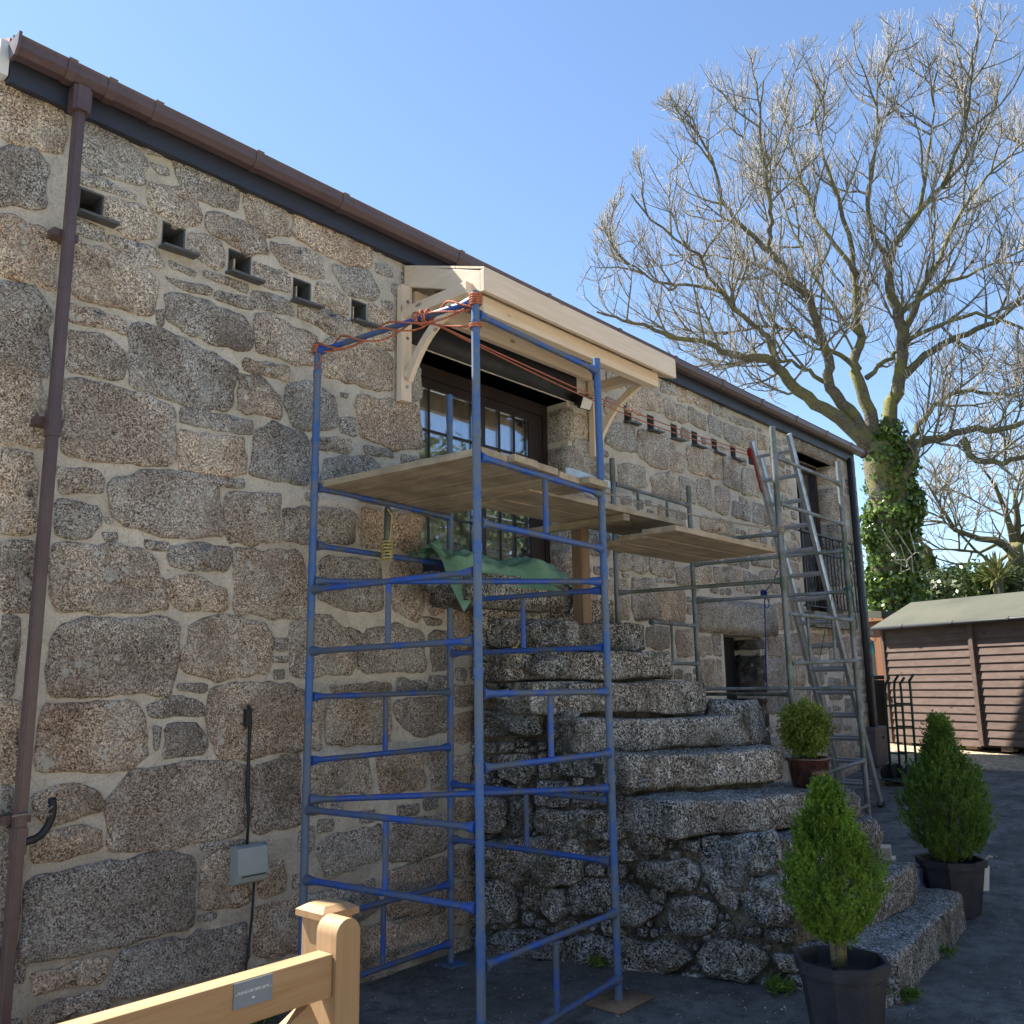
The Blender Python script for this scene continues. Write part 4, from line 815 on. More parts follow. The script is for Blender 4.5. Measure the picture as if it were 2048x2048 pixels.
fr2 = [('N', 913, 'F', 967), ('N', 1006, 'F', 1048), ('N', 1227, 'F', 1240), ('N', 1327, 'F', 1321), ('N', 1566, 'F', 1521), ('N', 1672, 'F', 1611),
       ('G', 967, 'K', 1012), ('G', 1075, 'K', 1103), ('G', 1238, 'K', 1252), ('G', 1325, 'K', 1328),
       ('G', 1101, 'N', 1067), ('G', 1186, 'N', 1161), ('K', 1130, 'F', 1101), ('K', 1203, 'F', 1183), ('K', 1378, 'F', 1376), ('K', 1388, 'N', 1389)]
for a, ya, b, yb in fr2:
    if a == 'G' and ya > 1200: pa = zr('K', yb).lerp(zr('G', ya), .62); rail_(pa, zr('K', yb), M['galv'], T2, r=.0155)
    else: rail_(zr(a, ya), zr(b, yb), M['galv'], T2, r=.0155)
def stub2(a, ya, b, yb, ya2, yb2, t_):
    p = zr(a, ya).lerp(zr(b, yb), t_); q = zr(a, ya2).lerp(zr(b, yb2), t_); m = MB(); m.tube([p - Vector((0, 0, .015)), q + Vector((0, 0, .015))], .013, 8); o = m.build('stub', M['galv'], T2); autosmooth(o)
for t_ in (.3, .68): stub2('G', 967, 'K', 1012, 1075, 1103, t_); stub2('N', 1227, 'F', 1240, 1327, 1321, t_)
stub2('G', 1238, 'K', 1252, 1325, 1328, .66)
# long boards from the blue tower across the steps, two levels
def boards(near_r, near_l, far_r, y, n, thick, name_lab, mat, x0=None, wdt=None, zoff=0.0, th=.038):
    pass
a = ony(1370, 1052, 3.32); zD2 = a.z; xr = a.x; yn = 3.32; yf = onz(1294, 1070, zD2).y; print('deck2', a, yf)
nb2 = 3 if yf - yn > .5 else 2; wv2 = (yf + .16 - yn) / nb2
for k in range(nb2):
    yy = yn + wv2 * (k + .5); x_l = 3.95 + .1 * k; 
    m = MB(); m.beam((x_l, yy, zD2 + .02), (xr + .05 * k - .02, yy, zD2 + .02), wv2 - .014, .038)
    tag(m.build('scaffold_board', M['board_x'], None, bevel=.003), ['front long scaffold board running from the blue deck over the steps', 'middle long scaffold board running from the blue deck over the steps', 'rear long scaffold board nearest the wall running from the blue deck over the steps'][min(k, 2)], 'board', 'long boards bridging the two towers')
# white end block
m = MB(); m.obox((xr + .012, yn + .05, zD2 + .02), (.008, 0, 0), (0, .06, 0), (0, 0, .028)); tag(m.build('pale_offcut', M['pine'], None), 'small pale wood offcut fixed on the end of the long scaffold boards', 'wood offcut')
# cross batten and deck 3
m = MB(); m.beam((5.05, 2.98, zD2 - .06), (xr + .1, 3.42, zD2 - .06), .09, .07); 
b3 = ony(1555, 1105, 3.0); z3 = b3.z; p3 = onz(1390, 1130, z3); print('deck3', b3, p3)
for k in range(3):
    w3 = (min(p3.y, 4.1) - 3.0) / 3; yy = 3.0 + w3 * (k + .5)
    m = MB(); m.beam((5.05 + .12 * k, yy, z3 + .02), (b3.x + .02 * k, yy, z3 + .02), w3 - .014, .038)
    tag(m.build('scaffold_board', M['board_x'], None, bevel=.003), ['front short scaffold board on the grey tower', 'middle short scaffold board on the grey tower', 'rear short scaffold board on the grey tower nearest the wall'][k], 'board', 'short boards of the grey tower deck')
zt2_ = zr('G', 1101).z + .016
m = MB(); m.beam((G1.x + .06, G1.y + .06, zt2_ + .036), (Nn.x + .06, 3.42, zt2_ + .036 + .5 * (zr('N', 1067).z - zr('G', 1101).z)), .07, .07); tag(m.build('timber_bearer', M['board'], None, bevel=.003), 'reddish timber bearer lying on the grey tower tube under the long boards', 'timber')
m = MB(); q = zD2 - .024; m.beam((4.98, 3.34, q), (4.98, 4.3, q), .075, .045, (0, 0, 1)); tag(m.build('timber_bearer', M['board'], None, bevel=.003), 'short timber bearer crossing below the long boards beside the prop', 'timber')
# timber prop on the steps
pt = ony(1152, 1040, 3.93); pb = ony(1164, 1236, 3.93); 
m = MB(); m.box((pb.x - .05, 3.88, STP[8][0].z - .02), (pb.x + .05, 3.97, zD2 - .002)); tag(m.build('timber_prop', M['prop'], None, bevel=.004), 'brown timber post standing on an upper step and propping the long boards', 'post')

# ================================================================ PORCH CANOPY (new pine)
cn = thing('porch_canopy', 'new pale pine canopy frame with curved brackets over the raised door', 'canopy', (4.9, 4.0, 3.6))
YO = 3.62                                       # front of fascia
ft = (ony(968, 530, YO) + ony(1352, 728, YO)) / 2; xl_ = ony(968, 550, YO).x; xr_ = ony(1352, 745, YO).x
zt = (ony(968, 530, YO).z + ony(1352, 728, YO).z) / 2; zb = (ony(968, 575, YO).z + ony(1352, 760, YO).z) / 2; print('fascia', xl_, xr_, zt, zb)
m = MB(); m.box((xl_, YO, zb), (xr_, YO + .032, zt)); m.build('fascia', M['pine'], cn, bevel=.003)
wz = ony(785, 518, WY - .02).z; wzb = ony(785, 562, WY - .02).z; print('wall end', wz, wzb)
for x in (xl_ + .001, xr_ - .033):
    m = MB(); m.poly_prism([(x, YO + .034, zb + .002), (x, YO + .034, zt - .002), (x, WY - .02, zt + .27), (x, WY - .02, zb + .27)], (.032, 0, 0)); m.build('side_board', M['pine_y'], cn, bevel=.003)
# front beam, wall plate, rafters
m = MB(); m.box((xl_ + .10, YO + .10, zb - .085), (xr_ - .12, YO + .17, zb + .03)); m.build('front_beam', M['pine'], cn, bevel=.003)
m = MB(); m.box((xl_ + .06, WY - .075, zb + .10), (xr_ - .06, WY - .022, zb + .24)); m.build('wall_plate', M['pine'], cn, bevel=.003)
nr = 6
for k in range(nr):
    x = xl_ + .08 + (xr_ - xl_ - .2) * k / (nr - 1); m = MB(); m.poly_prism([(x, YO + .036, zb + .032), (x, YO + .036, zt - .012), (x, WY - .078, zt + .243), (x, WY - .078, zb + .29)], (.045, 0, 0)); m.build('rafter', M['pine_y'], cn)
for k in range(6):
    y0 = YO + .002 + k * .128; z0 = zt + (y0 - YO) * .346; m = MB(); m.poly_prism([(xl_ + .002, y0, z0), (xl_ + .002, y0 + .124, z0 + .0429), (xl_ + .002, y0 + .124, z0 + .0579), (xl_ + .002, y0, z0 + .015)], (xr_ - xl_ - .004, 0, 0)); m.build('roof_board', M['pine'], cn)
def bracket(xc, zt_, zb_, zarm):
    m = MB(); m.box((xc - .045, WY - .075, zb_), (xc + .045, WY - .021, zt_)); post = m.build('bracket_post', M['pine_z'], cn, bevel=.003)
    for z in (zb_ + .10, (zt_ + zb_) / 2 + .03, zt_ - .12): m = MB(); m.tube([(xc, WY - .084, z), (xc, WY - .0755, z)], .011, 10); m.build('bolt', M['steel'], post)
    m = MB(); m.box((xc - .035, YO + .105, zarm - .04), (xc + .035, WY - .076, zarm + .04)); m.build('bracket_arm', M['pine_y'], cn, bevel=.003)
    # curved brace as one bowed plank
    p0 = Vector((xc, WY - .078, zb_ + .17)); p1 = Vector((xc, YO + .24, zarm - .042)); out = []; inn = []
    for i in range(13):
        t_ = i / 12; c_ = p0.lerp(p1, t_); nrm = Vector((0, p1.z - p0.z, -(p1.y - p0.y))).normalized(); 
        if nrm.z > 0: nrm = nrm
        o_ = math.sin(math.pi * t_)
        out.append(c_ + nrm * (.02 + .045 * o_)); inn.append(c_ + nrm * (-.055 + .065 * o_))
    m = MB(); pts = out + inn[::-1]; n2 = len(pts); 
    vs = [Vector((q.x - .02, q.y, q.z)) for q in pts] + [Vector((q.x + .02, q.y, q.z)) for q in pts]; fs = []
    h_ = len(out)
    for i in range(h_ - 1): fs += [(i, i + 1, n2 - 2 - i, n2 - 1 - i), (n2 + i, n2 + i + 1, 2 * n2 - 2 - i, 2 * n2 - 1 - i)]
    for i in range(n2): fs.append((i, (i + 1) % n2, n2 + (i + 1) % n2, n2 + i))
    m.add(vs, fs); m.build('curved_brace', M['pine_z'], cn)
    return post
bx0 = (ony(790, 800, WY - .05).x + ony(826, 800, WY - .05).x) / 2; bx1 = (ony(1178, 850, WY - .05).x + ony(1200, 850, WY - .05).x) / 2
bracket(bx0, zb + .25, ony(805, 803, WY - .05).z, ony(818, 634, WY - .05).z)
bracket(bx1, zb + .25, ony(1190, 915, WY - .05).z, ony(818, 634, WY - .05).z); print('bracket', bx0, bx1, ony(805, 803, WY - .05).z, ony(1190, 915, WY - .05).z)

# flood light
fl_ = thing('flood_light', 'small black flood light with pale lens on the stone beside the right canopy bracket', 'light', ony(1165, 800, WY - .05).to_tuple())
c_ = ony(1160, 800, WY - .03); 
m = MB(); m.obox(c_, (.045, 0, 0), (0, .03, 0), (0, 0, .05)); m.build('mounting_box', M['black'], fl_, bevel=.006)
h_ = ony(1171, 806, WY - .13); ax = Vector((.06, -.03, -.01)); nz_ = Vector((-.25, -.8, -.45)).normalized(); ax = ax.cross(nz_).cross(nz_).normalized() * .06; az = ax.cross(nz_).normalized() * .055
m = MB(); m.obox(h_, ax, nz_ * .018, az); hd = m.build('lamp_head', M['black'], fl_, bevel=.006)
m = MB(); m.obox(h_ + nz_ * .0195, ax * .84, nz_ * .0025, az * .84); m.build('lens', M['white'], hd)

# grey socket box and cable
gb0 = ony(466, 1700, WY - .08); gb1 = ony(535, 1762, WY - .08); gx = (gb0.x + gb1.x) / 2; gzc = (gb0.z + gb1.z) / 2
sk = thing('socket_box', 'pale grey weatherproof socket box on the lower wall with black cable', 'electrical box', (gx, WY - .05, gzc))
m = MB(); m.box((gx - .085, WY - .05, gzc - .09), (gx + .085, WY - .012, gzc + .10)); m.build('back_box', M['grey_box'], sk, bevel=.006)
m = MB(); m.poly_prism([(gx - .09, WY - .051, gzc + .105), (gx - .09, WY - .10, gzc + .095), (gx - .09, WY - .115, gzc - .035), (gx - .09, WY - .10, gzc - .075), (gx - .09, WY - .051, gzc - .095)], (.18, 0, 0)); m.build('cover', M['grey_box'], sk, bevel=.006)
m = MB(); m.box((gx - .07, WY - .119, gzc - .045), (gx + .07, WY - .105, gzc - .040)); m.build('cover_seam', M['black'], sk)
kp = [(497, 1410), (500, 1440), (499, 1480), (497, 1520), (495, 1570), (497, 1640), (494, 1690)]
m = MB(); m.tube([ony(x, y, WY - .045) for x, y in kp], [.008, .013, .009, .009, .012, .008, .008], 8); m.build('cable', M['black'], sk, smooth=True)
m = MB(); m.tube([ony(x, y, WY - .045) for x, y in ((508, 1762), (506, 1800), (503, 1840), (497, 1900), (492, 1930), (488, 2048))], .007, 8); m.build('cable', M['black'], sk, smooth=True)
m = MB(); m.box((ony(497, 1400, WY - .045).x - .018, WY - .06, ony(497, 1452, WY).z), (ony(497, 1400, WY - .045).x + .018, WY - .028, ony(497, 1418, WY).z)); m.build('junction', M['black'], sk, bevel=.006)

# hose stub tied to the downpipe
hs = MB(); hs.tube([ony(x, y, 4.25) for x, y in ((104, 1596), (106, 1612), (104, 1632), (96, 1652), (84, 1668), (70, 1678), (50, 1684))], .017, 10); tag(hs.build('black_hose', M['black'], None, smooth=True), 'short curved black hose tied to the brown downpipe', 'hose')
hs = MB(); hs.tube([ony(x, y, 4.225) for x, y in ((24, 1633), (45, 1629), (75, 1627), (92, 1629), (104, 1628))], .0045, 6); hs.tube([ony(x, y, 4.225) for x, y in ((88, 1612), (93, 1622), (98, 1634))], .0045, 6); hs.tube([ony(x, y, 4.225) for x, y in ((106, 1612), (96, 1620), (90, 1640))], .0045, 6)
tag(hs.build('twine_tie', M['tan_rope'], None, smooth=True), 'pale twine knotted round the downpipe and black hose', 'twine')

# ================================================================ ROPES
def sag(p, q, n=14, s=.03): return [p.lerp(q, i / n) - Vector((0, 0, s * math.sin(math.pi * i / n))) for i in range(n + 1)]
def coil(c, axis, r, turns, pitch, n=12):
    axis = Vector(axis).normalized(); a = axis.orthogonal().normalized(); b = axis.cross(a)
    return [Vector(c) + a * r * math.cos(2 * math.pi * i / n) + b * r * math.sin(2 * math.pi * i / n) + axis * pitch * i / n for i in range(int(turns * n) + 1)]
At = zr('A', 700); Bt = zr('B', 601); dAB = (Bt - At).normalized(); r0 = .0055
m = MB()
for k in range(3):
    ph = k * 2.1; pts = []
    for i in range(40):
        t_ = i / 39; c_ = At.lerp(Bt, t_); a_ = dAB.orthogonal().normalized(); b_ = dAB.cross(a_); th = ph + t_ * (9 + 3 * k); rr = .024 + .022 * math.sin(t_ * 3.1 + k) ** 2
        pts.append(c_ + a_ * rr * math.cos(th) + b_ * rr * math.sin(th) - Vector((0, 0, .02 * math.sin(math.pi * t_))))
    m.tube(pts, r0, 6)
m.tube(coil(At - Vector((0, 0, .02)), (0, 0, 1), .029, 4, .012), r0, 6); m.tube(coil(Bt - Vector((0, 0, .03)), (0, 0, 1), .030, 5, .013), r0, 6); m.tube(coil(Bt - Vector((0, 0, .15)), (0, 0, 1), .030, 2, .012), r0, 6)
kn = At.lerp(Bt, .69); 
for k in range(4): m.tube(coil(kn + dAB * (.02 * k - .03), dAB + Vector((.2 * k - .3, .1, .3 * (-1) ** k)), .036, 1.6, .01), r0 * 1.1, 6)
m.tube(sag(kn + Vector((0, 0, -.03)), zr('B', 655) + Vector((0, -.03, 0)), 8, .01), r0, 6)
m.tube([At + Vector((-.01, -.03, -.03)), At + Vector((.0, -.03, -.07)), At + Vector((-.03, -.02, -.13))], r0, 6)
tag(m.build('orange_rope', M['orange_rope'], None, smooth=True), 'orange rope wound along the top left rail of the blue tower', 'rope')
LT = Vector((7.83, 3.45 + .32, 0)); 
m = MB(); e1 = ony(1500, 905, 3.9); m.tube(sag(kn, e1, 24, .06), .0045, 6); m.tube(sag(kn + Vector((.0, .02, .012)), e1 + Vector((0, 0, -.03)), 24, .09), .0045, 6)
tag(m.build('orange_rope', M['orange_rope'], None, smooth=True), 'long double orange rope stretched from the blue tower to the ladder top', 'rope')
e2 = zr('N', 1063) + Vector((0, -.02, 0)); s2 = zr('D', 985) + Vector((.03, 0, 0))
m = MB(); m.tube(sag(s2, e2, 20, .02), .004, 6); m.tube(sag(s2 + Vector((0, .01, .01)), e2 + Vector((0, 0, .02)), 20, .035), .004, 6)
for k in range(2): m.tube(coil(e2 + Vector((0, .02, -.03 + .03 * k)), (0.2, .1, 1), .031, 3, .012), .0045, 6)
m.tube(coil(zr('D', 982), (0, 0, 1), .028, 3, .01), .0045, 6); m.tube([e2, e2 + Vector((.06, -.03, .0)), e2 + Vector((.13, -.05, -.04)), e2 + Vector((.17, -.06, -.10))], .004, 6); m.tube([e2, e2 + Vector((-.02, -.03, -.3)), e2 + Vector((-.01, -.03, -.8)), e2 + Vector((.0, -.03, -1.25))], .003, 6)
tag(m.build('tan_rope', M['tan_rope'], None, smooth=True), 'thin tan rope stretched between the two towers at deck height', 'rope')
def px3(px, py, y): return ony(px, py, y)
yk = 4.18
c_ = ony(774, 1100, 4.12); m = MB(); m.tube(coil(c_ - Vector((0, 0, .06)), (0, 0, 1), .034, 6, .02), .005, 6); m.tube([ony(775, 1018, 4.13), ony(784, 1030, 4.12), ony(781, 1070, 4.11), ony(776, 1100, 4.10)], .005, 6); m.tube(coil(ony(773, 1110, 4.12), (1, .3, 0), .03, 2, .01), .005, 6)
tag(m.build('yellow_twine', M['yellow_rope'], None, smooth=True), 'yellow twine binding a short dark tube at the back of the blue tower', 'twine')
c_ = ony(776, 1018, 4.17); q_ = ony(773, 1110, 4.17); m = MB(); m.tube([c_, q_], .022, 12); tag(m.build('short_tube', M['galv'], None, smooth=True), 'short dark upright tube tied under the blue tower deck', 'tube')
c_ = zr('C', 1307).lerp(zr('D', 1295), .44); m = MB(); m.tube(coil(c_, (1, 0, 0), .024, 2, .012), .0045, 6); m.tube([c_ + Vector((0, -.02, 0)), c_ + Vector((.03, -.05, .03)), c_ + Vector((.0, -.05, .06)), c_ + Vector((-.03, -.04, .02))], .004, 6); m.tube([c_ + Vector((0, -.02, 0)), c_ + Vector((.08, -.04, .01)), c_ + Vector((.17, -.05, .015))], .004, 6); m.tube([c_, c_ + Vector((.02, -.04, -.04)), c_ + Vector((-.0, -.04, -.07))], .004, 6)
tag(m.build('yellow_twine', M['yellow_rope'], None, smooth=True), 'yellow twine knotted on the lower rear rail of the blue tower', 'twine')
# blue rope hanging
m = MB(); m.tube([ony(x, y, 4.05) for x, y in ((1529, 1190), (1530, 1240), (1531, 1290), (1532, 1330), (1534, 1378))], .006, 6); m.tube(coil(ony(1530, 1187, 4.03), (0, 1, .2), .03, 3, .01), .009, 6); m.tube([ony(1533, 1196, 4.0) + Vector((.05 * math.cos(a_), 0, .05 * math.sin(a_) - .05)) for a_ in np.linspace(0, 6.2, 14)], .005, 6); m.tube([ony(1530, 1185, 4.03), ony(1545, 1165, 3.6), ony(1556, 1140, 2.9)], .004, 6)
tag(m.build('blue_rope', M['blue_rope'], None, smooth=True), 'blue rope hanging knotted from a grey tower rail in front of the cellar door', 'rope')
m = MB(); p = zr('F', 1100); m.tube([p + Vector((-.03, -.03, .02)), p + Vector((.02, -.03, 0)), p + Vector((.06, -.03, -.05))], .006, 6); m.tube([p + Vector((-.02, 0, 0)), p + Vector((-.1, .1, -.35)), p + Vector((-.28, .2, -.95))], .003, 6)
p = zr('F', 1180); m.tube(coil(p + Vector((-.02, 0, -.01)), (.3, .2, 1), .03, 2, .02), .006, 6); m.tube([p + Vector((-.02, -.03, 0)), p + Vector((0, -.03, -.12)), p + Vector((.05, -.02, -.25)), p + Vector((.07, -.02, -.33))], .005, 6)
tag(m.build('teal_rope', M['teal_rope'], None, smooth=True), 'teal cord tied round the right leg of the grey tower', 'rope')

# ================================================================ LADDER
s_ = 1.15
rf, rt = ony(1762, 1607, 3.45), ony(1577, 868, 3.45); lf_, lt_ = ony(1708, 1628, 3.83), ony(1508, 882, 3.83); print('ladder', rf, rt, lf_, lt_)
ld = thing('extension_ladder', 'aluminium extension ladder leaning behind the grey tower towards the eaves', 'ladder', rf.to_tuple())
base = Vector((rf.x, 3.64, rf.z)); topp = Vector((rt.x, 3.64, rt.z)); dl = (topp - base).normalized(); pn = Vector((-dl.z, 0, dl.x)).normalized()
if pn.x > 0: pn = -pn
Lh = (topp - base).length
for sec, (o_, s0, s1, hw) in enumerate(((0.0, 0.0, Lh, .19), (-.05, -.0, Lh * .96, .165))):
    for sg in (-1, 1):
        p = base + pn * o_ + dl * s0 + Vector((0, sg * hw, 0)); q = base + pn * o_ + dl * s1 + Vector((0, sg * hw, 0))
        m = MB(); m.beam(p, q, .024, .062, pn); m.beam(p + pn * .034, q + pn * .034, .034, .006, pn); m.beam(p - pn * .034, q - pn * .034, .034, .006, pn); st = m.build('stile', M['alu'], ld)
        m = MB(); m.obox(p - dl * .02, (0, .022, 0), pn * .036, dl * .03); m.build('rubber_foot', M['black'], st)
    k = 0; ss = .2
    while ss < s1 - .1:
        p = base + pn * o_ + dl * ss; m = MB(); m.beam(p + Vector((0, -hw + .012, 0)), p + Vector((0, hw - .012, 0)), .030, .026, pn); m.build('rung', M['alu'], ld, bevel=.004); ss += .25
m = MB(); m.tube(coil(ony(1508, 905, 3.83), (0, 1, .1), .05, 4, .012), .006, 6); m.tube([ony(x, y, 3.84) for x, y in ((1503, 905), (1508, 925), (1514, 950), (1520, 975), (1524, 985))], .009, 6); tag(m.build('red_rope', M['red_rope'], None, smooth=True), 'red rope tied to the ladder top and hanging down its left stile', 'rope')

# ================================================================ TARPAULIN
tp = MB(); nx_, ny_ = 90, 26
from mathutils import noise as mnoise
for j in range(ny_ + 1):
    for i in range(nx_ + 1):
        u_ = i / nx_; v_ = j / ny_
        x = 3.90 + 1.38 * u_ + .03 * math.sin(v_ * 9); y = 4.36 - .36 * v_ + .05 * math.sin(u_ * 7) * v_
        q = Vector((x * 3.0, v_ * 2.2, 1.3)); rid = 1 - abs(mnoise.noise(q)) * 2.2; rid2 = 1 - abs(mnoise.noise(q * 2.7 + Vector((3, 1, 0)))) * 2.0
        hh_ = .075 + .10 * max(0, rid) + .05 * max(0, rid2); hh_ *= (.55 + .6 * math.exp(-((u_ - .22) / .2) ** 2) + .5 * math.exp(-((u_ - .82) / .13) ** 2)) * math.sin(math.pi * min(1, .15 + v_ * .95)) ** .6
        z = 2.445 + hh_
        if v_ > .72: z -= (v_ - .72) / .28 * .11; 
        if u_ < .26 and v_ > .45: z -= (v_ - .45) * (1 - abs(u_ - .13) / .13) * .34; y -= .03
        tp.v.append((x, y, z))
for j in range(ny_):
    for i in range(nx_): a = j * (nx_ + 1) + i; tp.f.append((a, a + 1, a + nx_ + 2, a + nx_ + 1))
tag(tp.build('tarpaulin', M['tarp'], None, smooth=True, fix=False), 'crumpled green tarpaulin lying on the landing at the foot of the raised door', 'tarpaulin')

# ================================================================ GATE
gate = thing('wooden_gate', 'golden timber gate top with small grey sign in the near left corner', 'gate', (1.1, 2.13, 0))
GY = 2.10; zt_ = ony(665, 1908, GY).z; gx1 = ony(666, 1930, GY).x; gx2 = ony(714, 1930, GY).x; zst = ony(690, 1836, GY).z; print('gate', zt_, gx1, gx2, zst)
m = MB(); m.box((-1.3, GY, zt_ - .108), (gx1 - .001, GY + .062, zt_)); m.build('top_rail', M['gatewood'], gate, bevel=.004)
pts = [(gx1, .05), (gx2, .05)] + [((gx1 + gx2) / 2 + (gx2 - gx1) / 2 * math.cos(a_), zst - (gx2 - gx1) / 2 + (gx2 - gx1) / 2 * math.sin(a_)) for a_ in np.linspace(0, math.pi, 15)]
m = MB(); m.poly_prism([(x, GY - .012, z) for x, z in pts], (0, .088, 0)); o = m.build('stile', M['gatewood_z'], gate); autosmooth(o)
for k, z in enumerate((.12, .40, .66)): m = MB(); m.box((-1.3, GY + .015, z), (gx1 - .001, GY + .05, z + .09)); m.build('lower_rail', M['gatewood'], gate, bevel=.003)
m = MB(); m.beam((gx1 - .03, GY + .005, zt_ - .155), (.35, GY + .005, .12), .032, .085, (0, 1, 0)); m2 = MB(); 
p = Vector((gx1 - .04, GY + .035, zt_ - .15)); q = Vector((.30, GY + .035, .16)); dd = (q - p).normalized(); up_ = Vector((-dd.z, 0, dd.x))
m = MB(); m.obox((p + q) / 2, (q - p) / 2, (0, .018, 0), up_ * .042); m.build('diagonal_brace', M['gatewood'], gate, bevel=.003)
ga, gb = ony(468, 1962, GY - .002), ony(545, 1946, GY - .002); gc_ = ony(545, 1997, GY - .002)
sx0, sx1, sz1, sz0 = ga.x, gb.x, gb.z, gc_.z
m = MB(); m.box((sx0, GY - .0035, sz0), (sx1, GY - .0005, sz1)); sg = m.build('sign_plate', M['sign'], gate)
def text(body, x, y, z, size, mat, parent, name='lettering'):
    c = bpy.data.curves.new(name, 'FONT'); c.body = body; c.size = size; c.extrude = 0.0004; c.align_x = 'CENTER'; c.align_y = 'CENTER'
    o_ = bpy.data.objects.new(name, c); COL.objects.link(o_); bpy.context.view_layer.update(); me = bpy.data.meshes.new_from_object(o_); bpy.data.objects.remove(o_)
    me.transform(Matrix.Translation((x, y, z)) @ Matrix.Rotation(math.pi / 2, 4, 'X')); me.materials.clear(); return link(name, me, M[mat], parent)
w_ = sx1 - sx0; text('PLEASE USE SIDE GATE', (sx0 + sx1) / 2, GY - .0042, sz0 + (sz1 - sz0) * .58, w_ * .082, 'letter', sg)
cx_, cz_ = (sx0 + sx1) / 2, sz0 + (sz1 - sz0) * .30; a_ = w_ * .028
m = MB(); m.poly_prism([(cx_ - 1.4 * a_, GY - .0046, cz_), (cx_ - .2 * a_, GY - .0046, cz_ + a_), (cx_ - .2 * a_, GY - .0046, cz_ + .45 * a_), (cx_ + 1.4 * a_, GY - .0046, cz_ + .45 * a_), (cx_ + 1.4 * a_, GY - .0046, cz_ - .45 * a_), (cx_ - .2 * a_, GY - .0046, cz_ - .45 * a_), (cx_ - .2 * a_, GY - .0046, cz_ - a_)], (0, .001, 0)); m.build('arrow', M['letter'], sg)
for x in (sx0 + w_ * .05, sx1 - w_ * .05): m = MB(); m.tube([(x, GY - .0036, sz0 + (sz1 - sz0) * .55), (x, GY - .0055, sz0 + (sz1 - sz0) * .55)], .0022, 8); m.build('screw', M['steel'], sg)
gp_ = thing('gate_post', 'square timber post with chamfered cap behind the rounded gate stile', 'post', (1.76, 2.3, 0))
zc = ony(645, 1808, 2.3).z; xa_ = 1.705
for k, (a, b) in enumerate(((xa_, xa_ + .052), (xa_ + .054, xa_ + .105))): m = MB(); m.box((a, 2.245, 0), (b, 2.35, zc - .03)); m.build('post_half', M['gatewood_z'], gp_, bevel=.003)
m = MB(); e = .014; z0 = zc - .03; A_ = [(xa_ - e, 2.245 - e), (xa_ + .105 + e, 2.245 - e), (xa_ + .105 + e, 2.35 + e), (xa_ - e, 2.35 + e)]; B_ = [(xa_ + .012, 2.257), (xa_ + .093, 2.257), (xa_ + .093, 2.338), (xa_ + .012, 2.338)]
vs = [(x, y, z0) for x, y in A_] + [(x, y, z0 + .018) for x, y in A_] + [(x, y, z0 + .033) for x, y in B_]; m.add(vs, [(3, 2, 1, 0), (0, 1, 5, 4), (1, 2, 6, 5), (2, 3, 7, 6), (3, 0, 4, 7), (4, 5, 9, 8), (5, 6, 10, 9), (6, 7, 11, 10), (7, 4, 8, 11), (8, 9, 10, 11)]); m.build('cap', M['gatewood'], gp_)

# ================================================================ PLANTS IN POTS
t = NT('branch_bark'); n2 = t.noise(8, 4, 0.7); n3 = t.noise(1.3, 4, .6)
c = t.ramp(n2, [(0.35, (0.075, 0.066, 0.05)), (0.65, (0.22, 0.20, 0.165))]); M['bark2'] = t.fin(t.mix(t.ramp(n3, [(.5, 0.0), (.62, .5)]), c, (.16, .15, .045)), 0.85)

def npmesh(name, V, Fc, mat, parent=None, smooth=False):
    """V (n,3) float, Fc (m,k) int"""
    me = bpy.data.meshes.new(name); V = np.asarray(V, np.float32); Fc = np.asarray(Fc, np.int32); k = Fc.shape[1]
    me.vertices.add(len(V)); me.vertices.foreach_set('co', V.ravel()); me.loops.add(Fc.size); me.loops.foreach_set('vertex_index', Fc.ravel())
    me.polygons.add(len(Fc)); me.polygons.foreach_set('loop_start', np.arange(0, Fc.size, k, dtype=np.int32)); me.polygons.foreach_set('loop_total', np.full(len(Fc), k, np.int32))
    if smooth: me.polygons.foreach_set('use_smooth', np.ones(len(Fc), bool))
    me.update(calc_edges=True); return link(name, me, mat, parent)
def unit(v): return v / np.maximum(np.linalg.norm(v, axis=-1, keepdims=True), 1e-9)
def blades(P, D, ln, wd, fan=3, spread=.5):
    """sprays: at each point P a fan of narrow pointed blades about direction D"""
    n = len(P); VV = []; FF = []; base = 0
    for f in range(fan):
        d = unit(D + rng.normal(0, spread, D.shape)); s = unit(np.cross(d, rng.normal(0, 1, D.shape))); L = (ln * rng.uniform(.6, 1.2, (n, 1))); W = wd * rng.uniform(.7, 1.3, (n, 1))
        a = P; b = P + d * L * .5 + s * W; c = P + d * L; e = P + d * L * .5 - s * W
        VV.append(np.stack([a, b, c, e], 1).reshape(-1, 3)); FF.append(np.arange(n * 4).reshape(-1, 4) + base); base += n * 4
    return np.concatenate(VV), np.concatenate(FF)
